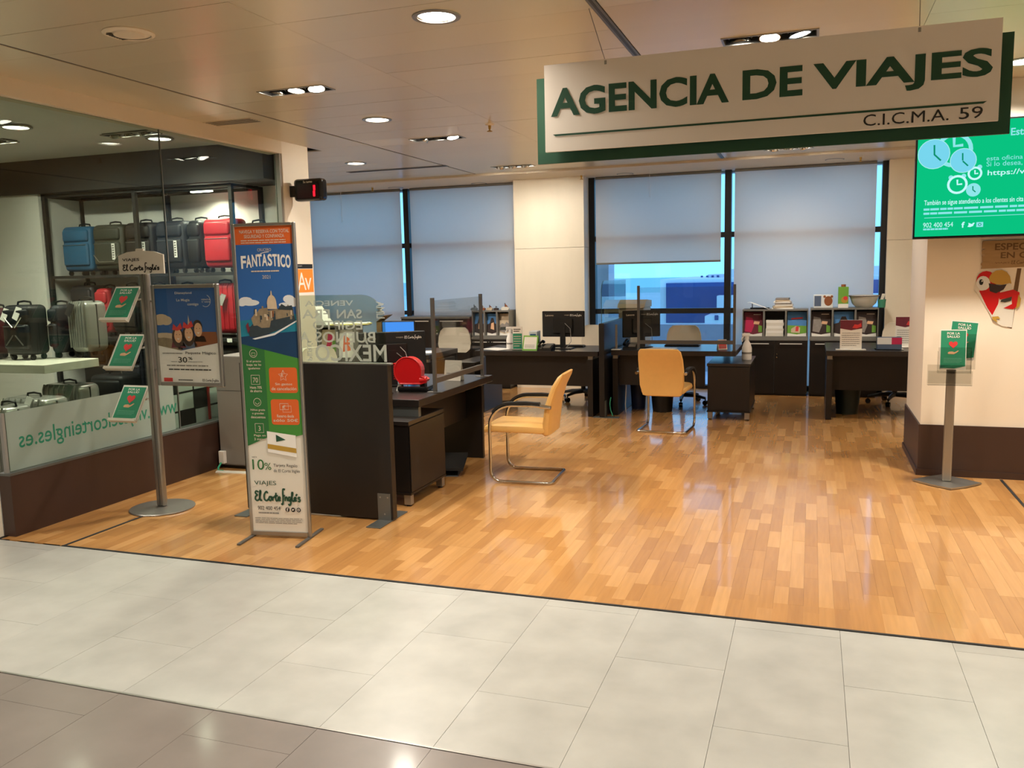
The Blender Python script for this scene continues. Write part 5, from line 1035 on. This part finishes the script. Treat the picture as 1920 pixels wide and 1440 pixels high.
# gridded display panel behind the glass
gd = thing('gridded_display_panel', 'black gridded panel with pale squares behind the partition glass', 'display panel', (-5.12, 6.1, 0))
y0, y1, z0, z1 = 5.72, 6.5, .36, .84; nx, nz = 4, 3
for i in range(nx+1): y = y0+(y1-y0)*i/nx; obj('bar', MB().box(-5.13, -5.11, y-.008, y+.008, 0 if i in (0, nx) else z0, z1), 'black', gd, True)
for j in range(nz+1): z = z0+(z1-z0)*j/nz; obj('bar', MB().box(-5.13, -5.11, y0, y1, z-.008, z+.008), 'black', gd, True)
for i in range(nx):
    for j in range(nz): obj('panel', MB().box(-5.118, -5.112, y0+(y1-y0)*i/nx+.008, y0+(y1-y0)*(i+1)/nx-.008, z0+(z1-z0)*j/nz+.008, z0+(z1-z0)*(j+1)/nz-.008), 'black_matt' if (i, j) in ((0, 2), (1, 0), (2, 1)) else 'cloud', gd, True)
obj('red_bar', MB().box(-5.1, -5.085, 6.27, 6.29, .0, .84), 'red', gd, True)
# ================================================================== things on the ticket-dispenser desk
td = thing('ticket_dispenser', 'bright red snail-shaped queue ticket dispenser on a black base', 'ticket dispenser', (-2.93, 6.0, DZ), .12)
obj('base_tray', MB().rbox(-.10, .15, -.08, .08, 0.004, .04, r=.012, seg=2), 'black_gloss', td)
obj('base_foot', MB().rbox(-.09, .13, -.07, .07, 0, .006, r=.002, seg=1), 'rubber', td)
sn = [(.11*math.cos(a)-.02, .155+.11*math.sin(a)) for a in [math.radians(d) for d in range(-10, 236, 15)]]
sn = [(-.085, .058)]+[(.085, .058), (.12, .07), (.13, .09), (.11, .105), (.085, .115)]+sn[1:]
mb = MB().prism(sn, -.045, .045); obj('snail_body', mb, 'red', td)
obj('face_rim', MB().tube([(p[0], -.045, p[1]) for p in sn], .006, 6, closed=True), 'red', td); obj('nose', MB().tube([(.075, -.03, .085), (.125, -.03, .088)], .024, 12), 'red', td)
for i in range(8): obj('tooth', MB().box(-.142, -.125, -.03, .03, .09+.017*i, .097+.017*i), 'red', td)
obj('ticket', MB().prism([(-.11, .05), (-.075, .06), (-.1, .0), (-.13, -.0)], -.02, .02), 'paper', td); obj('wire', MB().tube([(-.04, .02, .25), (-.06, .03, .3), (-.1, .03, .34)], .003, 5), 'wire_grey', td)
obj('bracket', MB().box(.07, .11, -.03, .03, .036, .075), 'black', td)
t = thing('desk_cable', 'thin black cable coiled behind the red dispenser', 'cable', (-3.02, 5.75, DZ)); obj('strand', MB().tube([(.04*math.cos(a)*(1+.1*a/6), .03*math.sin(a), .004+.0008*a) for a in [i*.5 for i in range(30)]], .003, 5), 'black', t)
def tent(lab, x, y, z, w_, h_, rz, m, face=None, d_=.07):
    t = thing('tent_card', lab, 'tent card', (x, y, z), rz, 'folded tent cards'); a = math.atan2(d_/2, h_); L = math.hypot(h_, d_/2)
    mb = MB().prism([(-d_/2, 0), (-d_/2+.003, 0), (0, h_-.004), (d_/2-.003, 0), (d_/2, 0), (0, h_)], -w_/2, w_/2, 'x'); obj('card', mb, m, t)
    f = obj('front_print', MB().flat(rect(-w_*.42, w_*.42, L*.1, L*.9), -.001), face or 'off_white', t, loc=(0, -d_/2, 0), rot=(-a, 0, 0)); obj('fine_lettering', lines_mb(-w_*.35, w_*.35, L*.15, L*.4, 3, -.002, 5, .4), 'fine_print', f)
    return t
tent('cream tent card on the ticket dispenser desk, under the counter screen', -2.86, 6.66, DZ, .16, .17, -.1, 'off_white')
def monitor(lab, x, y, rz, w_=.52, h_=.32, zb=.13, screen=None):
    """back of the screen looks towards local -y"""
    t = thing('computer_monitor', lab, 'monitor', (x, y, DZ), rz, 'black computer monitors')
    obj('foot', MB().rbox(-.11, .11, -.08, .1, 0, .012, r=.004, seg=1), 'black', t); obj('neck', MB().box(-.03, .03, -.03, -.005, .012, zb+h_*.55), 'black', t)
    obj('casing', MB().rbox(-w_/2, w_/2, 0, .03, zb, zb+h_, r=.006, seg=1), 'black_matt', t); obj('back_hump', MB().rbox(-.12, .12, -.025, 0, zb+.04, zb+h_*.72, r=.008, seg=1), 'black', t)
    obj('display', MB().box(-w_/2+.012, w_/2-.012, .0302, .031, zb+.02, zb+h_-.012), screen or 'black_gloss', t)
    text(t, 'Lenovo', -w_/2+.04, -w_/2+.14, zb+h_-.06, zb+h_-.038, 'fine_light', -.001, .01); text(t, 'VIAJES', w_/2-.24, w_/2-.18, zb+h_-.055, zb+h_-.042, 'fine_light', -.001); obj('script_lettering', script_logo(w_/2-.17, w_/2-.03, zb+h_-.066, zb+h_-.032, -.001, .16), 'white', t)
    obj('cable', MB().tube([(.03, -.03, zb+.16), (.1, -.05, zb+.1), (.11, -.05, zb-.05), (.05, -.04, .02)], .004, 5), 'wire_grey', t)
    return t
xm_, ym_ = -3.22, 6.25
monitor('black monitor turned away on the ticket dispenser desk', xm_, ym_, .55, .54, .33, .11)
monitor('black monitor seen from behind on the green leaflet holder desk', -2.73, 9.62, -.02, .51, .30, .14)
monitor('black monitor seen from behind inside the framed window screen', -1.86, 9.9, .55, .46, .31, .12)
m_ = monitor('monitor with a glowing blue screen on the paper-strewn desk', -4.62, 9.15, PI+.25, .40, .24, .12, 'screen_blue')
kb = lambda lab, x, y, rz: (lambda t: [obj('case', MB().rbox(-.2, .2, -.065, .065, 0, .016, r=.004, seg=1), 'black', t)]+[obj('key_row', MB().box(-.19, .19, -.052+.024*i, -.034+.024*i, .016, .021), 'black_matt', t) for i in range(5)])(thing('keyboard', lab, 'keyboard', (x, y, DZ), rz, 'black keyboards'))
kb('black keyboard on the framed window screen desk', -1.42, 10.1, PI); kb('black keyboard on the green leaflet holder desk', -2.75, 9.9, PI)
def phone(lab, x, y, rz):
    t = thing('desk_phone', lab, 'telephone', (x, y, DZ), rz, 'black desk telephones'); obj('base', MB().prism([(-.09, 0), (.09, 0), (.09, .07), (-.09, .025)], -.08, .08, 'x'), 'black', t)
    obj('handset', MB().tube([(-.06, -.09, .06), (-.06, -.06, .085), (-.06, .05, .105), (-.06, .09, .09)], [.02, .014, .014, .02], 8), 'black_gloss', t); obj('display', MB().prism([(.03, .06), (.08, .074), (.08, .076), (.03, .062)], -.02, .07, 'x'), 'grey_plastic', t)
    for i in range(4): obj('key_row', MB().box(-.02, .06, -.07+.022*i, -.056+.022*i, .036+.0055*i, .043+.0055*i), 'alu', t)
phone('black desk phone beside the divider inside the window screen', -1.93, 9.62, .0); phone('black desk phone near the bare monitor back', -2.87, 9.40, .0)
def spray(lab, x, y, z, s=1.0):
    t = thing('spray_bottle', lab, 'bottle', (x, y, z), .3, 'white spray bottles')
    obj('bottle', MB().lathe([(.001, 0), (.04*s, 0), (.042*s, .01*s), (.042*s, .1*s), (.03*s, .14*s), (.015*s, .165*s), (.014*s, .18*s)], 16), 'white', t); obj('collar', MB().lathe([(.018*s, .175*s), (.018*s, .2*s), (.001, .2*s)], 12), 'white_gloss', t)
    obj('nozzle', MB().rbox(-.045*s, .025*s, -.012*s, .012*s, .2*s, .228*s, r=.006*s), 'white_gloss', t); obj('trigger', MB().tube([(-.03*s, 0, .2*s), (-.045*s, 0, .18*s), (-.04*s, 0, .155*s)], .006*s, 6), 'white_gloss', t); obj('label_band', MB().lathe([(.0425*s, .05*s), (.0425*s, .066*s)], 16), 'fine_print', t)
spray('white spray bottle standing on the drawer pedestal by the windows', -.675, 9.9, .617, 1.3); spray('white spray bottle beside the green leaflet holder', -3.36, 9.55, DZ, 1.15)
def holder(lab, px0, px1, pyt, Y, m, cat, z=DZ, base=True):
    x0, zt = onY(px0, pyt, Y); x1 = onY(px1, pyt, Y)[0]; w_, h_ = x1-x0, zt-z
    t = thing('price_card', lab, cat, ((x0+x1)/2, Y, z), 0, 'upright counter cards'); obj('stand_foot', MB().rbox(-w_*.7, w_*.7, -.05, .05, 0, .012, r=.004, seg=1), 'white_gloss', t)
    obj('card', MB().box(-w_/2, w_/2, -.003, .003, .012, h_), 'paper', t); obj('header_print', MB().flat([(p[0]*w_/2, p[1]*h_) for p in [(-1, .72), (0, .66), (1, .72), (1, .995), (-1, .995)]], -.0042), m, t); obj('header_figure', MB().flat([(p[0]*w_/2, p[1]*h_) for p in [(.1, .74), (.5, .72), (.95, .78), (.9, .9), (.6, .84), (.3, .86)]], -.005), 'heart', t)
    obj('fine_lettering', lines_mb(-w_*.42, w_*.42, h_*.12, h_*.6, 7, -.0042, 4, .25), 'fine_print', t)
    return t
holder('price card with a maroon header on a white foot', 1576, 1617, 600, 9.74, 'maroon', 'card holder'); holder('maroon headed price card half behind the wall block', 1680, 1716, 594, 10.1, 'maroon', 'card holder')
t = thing('leaflet_holder', 'green and white leaflet holder beside the spray bottle', 'leaflet holder', (-3.24, 9.46, DZ), .15)
obj('card', MB().box(-.058, .058, -.003, .003, 0.006, .27), 'paper', t); obj('panel_print', MB().flat(rect(-.054, .054, .01, .19), -.004), 'green_card', t); obj('fine_lettering', lines_mb(-.045, .045, .03, .17, 5, -.005, 8, .3), 'fine_light', t); obj('title_lettering', lines_mb(-.045, .04, .205, .25, 2, -.004, 9, .5), 'text_dark', t); obj('foot', MB().box(-.058, .058, -.04, .04, 0, .006), 'acrylic', t)
tent('cream tent calendar with green edges beside the leaflet holder', -3.06, 9.42, DZ, .19, .17, -.12, 'print_green', 'off_white', .1)
def paper(lab, x, y, rz, z=DZ, n=3, w_=.21, h_=.297, m='paper'):
    t = thing('loose_papers', lab, 'papers', (x, y, z), rz, 'loose papers')
    for i in range(n): o = obj('sheet', MB().box(-w_/2, w_/2, -h_/2, h_/2, .0012*i, .0012*i+.001), m, t); o.location = (.01*i-.01, .008*(i % 2), 0); o.rotation_euler = (0, 0, .08*(i-1))
paper('white papers at the end of the green leaflet holder desk', -3.52, 9.52, 1.1); paper('white papers on the desk beyond the red dispenser', -4.25, 9.05, .3); paper('papers between monitor and desk phone inside the window screen', -1.6, 9.75, 1.3, n=2)
tent('small printed tent card at the end of the framed screen desk', -.93, 9.72, DZ, .1, .11, .4, 'off_white', 'heart')
t = thing('acrylic_upright', 'slim clear upright on a white foot beside the divider', 'holder', (-2.08, 9.53, DZ)); obj('foot', MB().rbox(-.055, .055, -.04, .04, 0, .012, r=.004, seg=1), 'white_gloss', t); obj('upright', MB().box(-.012, .012, -.006, .006, .012, .29), 'alu', t)
t = thing('box_file', 'grey box file standing behind the tent calendar', 'box', (-3.12, 9.75, DZ), .1); obj('case', MB().rbox(-.05, .05, -.1, .1, 0, .2, r=.004, seg=1), 'cloud', t); obj('label_strip', MB().box(-.035, .035, -.104, -.1, .1, .17), 'suit_blue', t)
t = thing('leaflet_box', 'blue and pink leaflet box on the half-hidden desk', 'box', (onY(1667, 640, 9.85)[0], 9.85, DZ)); obj('box', MB().rbox(-.12, .12, -.06, .06, 0.006, .13, r=.003, seg=1), 'denim', t); obj('front_print', MB().flat(rect(-.12, .02, .06, .13), -.0615), 'cloud', t); obj('front_print', MB().flat(rect(.02, .12, .06, .13), -.0615), 'magenta', t); obj('tray', MB().box(-.14, .14, -.08, .08, 0, .006), 'acrylic', t)
# on the brochure cabinets
ZT1, ZT2 = 1.105, 1.115
zz = ZT1
for i in range(7):
    rr = random.Random(70+i); wd = .21-.012*i+rr.uniform(-.01, .01); h = rr.uniform(.014, .024); xx = onY(1469, 560, CYF+.2)[0]
    o = obj('magazine', MB().box(-wd, wd, -.13, .13, 0, h), ['paper', 'beige_print', 'off_white', 'print_grey', 'paper', 'beige_print', 'print_grey'][i]); o.location = (xx+rr.uniform(-.012, .012), CYF+.2, zz); o.rotation_euler = (0, 0, rr.uniform(-.08, .08)); o.scale = (.6, 1, 1); zz += h+.0005
    tag(o, 'magazine '+['at the bottom of', 'second from the bottom of', 'third from the bottom of', 'in the middle of', 'third from the top of', 'second from the top of', 'on top of'][i]+' the stack on the cabinet', 'magazine', 'magazine stack on the cabinet')
t = thing('document_clip', 'white folded sheet leaning on black clips on the organiser', 'papers', (onY(1425, 570, CYF+.15)[0], CYF+.15, ZT1)); obj('sheet', MB().prism([(-.16, .085), (-.12, .09), (.12, .0), (.115, 0), (-.12, .086)], -.08, .08), 'paper', t); obj('clip', MB().box(-.12, .12, -.02, .02, 0, .02), 'black', t); obj('clip_post', MB().box(-.1, -.09, -.01, .01, .02, .075), 'black', t)
x = onY(1546, 560, CYF+.2)[0]; t = thing('printed_carton', 'small carton with a printed brown animal face on the cabinet', 'box', (x, CYF+.2, ZT2)); obj('carton', MB().rbox(-.13, .10, -.05, .05, 0, .165, r=.003, seg=1), 'cloud', t); obj('panel_print', MB().flat(rect(-.12, -.04, .02, .15), -.0512), 'denim', t); obj('animal_print', MB().disc(.045, .085, .05, -.0514, 14, .062), 'brown_coat', t); obj('ear_print', MB().disc(.0, .14, .016, -.0516, 10), 'brown_coat', t); obj('ear_print', MB().disc(.085, .14, .016, -.0516, 10), 'brown_coat', t)
x = onY(1581, 560, CYF+.15)[0]; t = thing('green_juice_carton', 'tall bright green carton standing on the brochure cabinet', 'box', (x, CYF+.15, ZT2)); obj('carton', MB().rbox(-.06, .06, -.05, .05, 0, .26, r=.003, seg=1), 'print_green', t); obj('base_print', MB().flat(rect(-.06, .06, .0, .05), -.0512), 'paper', t); obj('picture_print', MB().disc(.015, .1, .042, -.0514, 12), 'gold', t); obj('picture_print', MB().disc(.025, .12, .026, -.0518, 10), 'heart', t); obj('cap', MB().lathe([(.028, .26), (.028, .29), (.001, .292)], 12), 'brown_coat', t)
x = onY(1620, 560, CYF+.2)[0]; t = thing('white_bowl', 'wide white bowl on the cabinet beside the green carton', 'bowl', (x, CYF+.2, ZT2)); obj('basin', MB().lathe([(.001, .004), (.09, .0), (.14, .05), (.17, .14), (.18, .145), (.172, .15), (.165, .14), (.13, .06), (.001, .015)], 24), 'off_white', t); obj('rim', MB().lathe([(.176, .138), (.184, .145), (.176, .152)], 24), 'print_grey', t)
t = thing('small_green_pot', 'small green pot at the cabinet end by the window frame', 'pot', (x+.2, CYF+.12, ZT2)); obj('pot', MB().lathe([(.001, 0), (.04, 0), (.05, .1), (.046, .1), (.036, .01)], 14), mat('pot_green', '#3f8f74', .5), t); obj('paper_slip', MB().prism([(-.03, .05), (.0, .05), (.04, .17), (0, .17)], -.01, -.008), 'off_white', t)
for i, (px, sc) in enumerate(((889, 1.0), (905, .8), (918, .9), (930, .7), (947, 1.2))):
    x = onY(px, 580, CYF+.15)[0]; t = thing('toy_ornament', ['small model aeroplane ornament on the organiser', 'little brown boat ornament on the organiser', 'little row-of-houses ornament on the organiser', 'tiny dark figurine on the organiser', 'little white and brown ship ornament by the pillar'][i], 'ornament', (x, CYF+.15, ZT2), group='small ornaments on the organiser')
    obj('hull', MB().prism([(-.05*sc, .02), (-.04*sc, 0), (.04*sc, 0), (.055*sc, .025), (.03*sc, .03*sc+.01), (-.03*sc, .03*sc+.01)], -.02, .02), ['alu_dark', 'brown_coat', 'beige_print', 'hair', 'off_white'][i], t); obj('mast', MB().box(-.004, .004, -.004, .004, .02, .085*sc), 'hair', t); obj('sail', MB().prism([(0, .04), (.04*sc, .045), (.0, .08*sc)], -.003, .003), ['frame_grey', 'beige_print', 'brown_coat', 'hair', 'brown_coat'][i], t)
t = thing('cardboard_box', 'open brown cardboard box beside the tall cabinet', 'box', (onY(733, 620, 11.2)[0], 11.2, 0), .1); obj('carton', MB().box(-.16, .16, -.15, .15, 0, .98), 'wood_sign', t); obj('flap', MB().prism([(-.17, .98), (-.16, .98), (-.02, 1.07), (-.03, 1.075)], -.15, .15), 'wood_sign', t)
# office printer by the window
t = thing('office_printer', 'beige office printer standing by the window behind the divider', 'printer', (-2.35, 11.15, 0)); (xA, zA), (xB, zB) = onY(1133, 566, 10.95), onY(1208, 562, 10.95)
obj('cabinet', MB().rbox(xA+.04, xB-.02, 10.96, 11.4, .02, .62, r=.01), 'printer', t, True); obj('paper_drawer', MB().box(xA+.06, xB-.04, 10.95, 10.962, .4, .58), 'off_white', t, True); obj('body', MB().rbox(xA, xB, 10.93, 11.42, .62, zA-.08, r=.015), 'printer', t, True)
obj('scanner_lid', MB().prism([(10.9, zA-.08), (11.43, zA-.08), (11.43, zA), (11.1, zA+.02), (10.95, zA-.03)], xA-.01, xB+.01, 'x'), 'printer', t, True); obj('output_slot', MB().box(xA+.06, xB-.1, 10.922, 10.932, zA-.2, zA-.14), 'black', t, True); obj('caster', MB().box(xA+.05, xB-.04, 10.98, 11.38, 0, .02), 'black', t, True)
# bins, footrest, cables
def bin_(lab, x, y, m, r=.14, h=.3):
    t = thing('waste_bin', lab, 'bin', (x, y, 0), 0, 'waste bins'); obj('bucket', MB().lathe([(.001, .004), (r*.8, 0), (r, h), (r*.96, h), (r*.76, .01)], 20), m, t); obj('rim', MB().lathe([(r*.97, h-.01), (r*1.05, h), (r*.97, h+.008)], 20), m, t)
bin_('dark green waste bin under the half-hidden desk', .40, 10.15, mat('bin_green', '#15231c', .5)); bin_('black waste bin beneath the framed screen desk', -1.62, 9.9, 'black'); bin_('navy waste bin next to the leg of the framed screen desk', -1.93, 10.05, mat('bin_navy', '#1a2547', .5), .1, .36)
t = thing('footrest', 'tilted black footrest on the floor under the ticket dispenser desk', 'footrest', (-2.87, 6.4, 0), .25); obj('frame', MB().prism([(-.14, 0), (.14, 0), (.1, .05), (-.1, .05)], -.14, .14, 'x'), 'black', t); obj('foot_board', MB().prism([(-.17, .055), (.15, .12), (.15, .14), (-.17, .075)], -.19, .19, 'x'), 'rubber', t); obj('hinge', MB().tube([(-.15, 0, .075), (.15, 0, .075)], .026, 8), 'black', t)
t = thing('green_cable', 'short green cable hanging down beside the window desk divider', 'cable', (-2.12, 9.40, 0)); obj('strand', MB().tube([(.0, 0, .22), (-.012, 0, .15), (-.005, 0, .08), (.02, 0, .01)], .006, 6), 'cord_green', t)
t = thing('grey_power_cable', 'pale power cable hanging under the framed screen desk', 'cable', (-2.02, 9.72, 0)); obj('strand', MB().tube([(0, 0, .5), (.01, 0, .3), (.0, 0, .1), (.01, -.02, .004)], .006, 6), 'off_white', t)
t = thing('wall_socket_box', 'white socket box on the end of the brown kick panel', 'socket', (-4.83, 6.07, 0)); obj('box', MB().rbox(-4.845, -4.79, 6.05, 6.09, .05, .16, r=.005), 'white', t, True); obj('cable', MB().tube([(-4.82, 6.05, .06), (-4.83, 6.02, .02), (-4.80, 5.98, .008), (-4.74, 5.97, .008)], .008, 6), 'cord_green', t, True)
t = thing('floor_cable_cover', 'pale cable cover strip on the wood floor by the socket box', 'cable cover', (-4.6, 5.98, 0)); obj('strip', MB().prism([(-.025, 0), (.025, 0), (.012, .012), (-.012, .012)], -.2, .18, 'x'), 'off_white', t); t.rotation_euler = (0, 0, .1)
for px, py, q, lb in ((641, 372, 412, 'thin white pull cord hanging before the first window blind'), (1218, 330, 365, 'thin white pull cord hanging before the half lowered blind')):
    x, z = onY(px, q, 11.2); t = thing('pull_cord', lb, 'cord', (x, 11.2, 2.925), group='pull cords near the windows'); obj('string', MB().tube([(0, 0, 0), (0, 0, z-2.925)], .0025, 5), 'white', t); obj('hook', MB().tube([(0, 0, z-2.925), (.012, 0, z-2.945), (0, 0, z-2.965), (-.01, 0, z-2.95)], .003, 5), 'white', t)
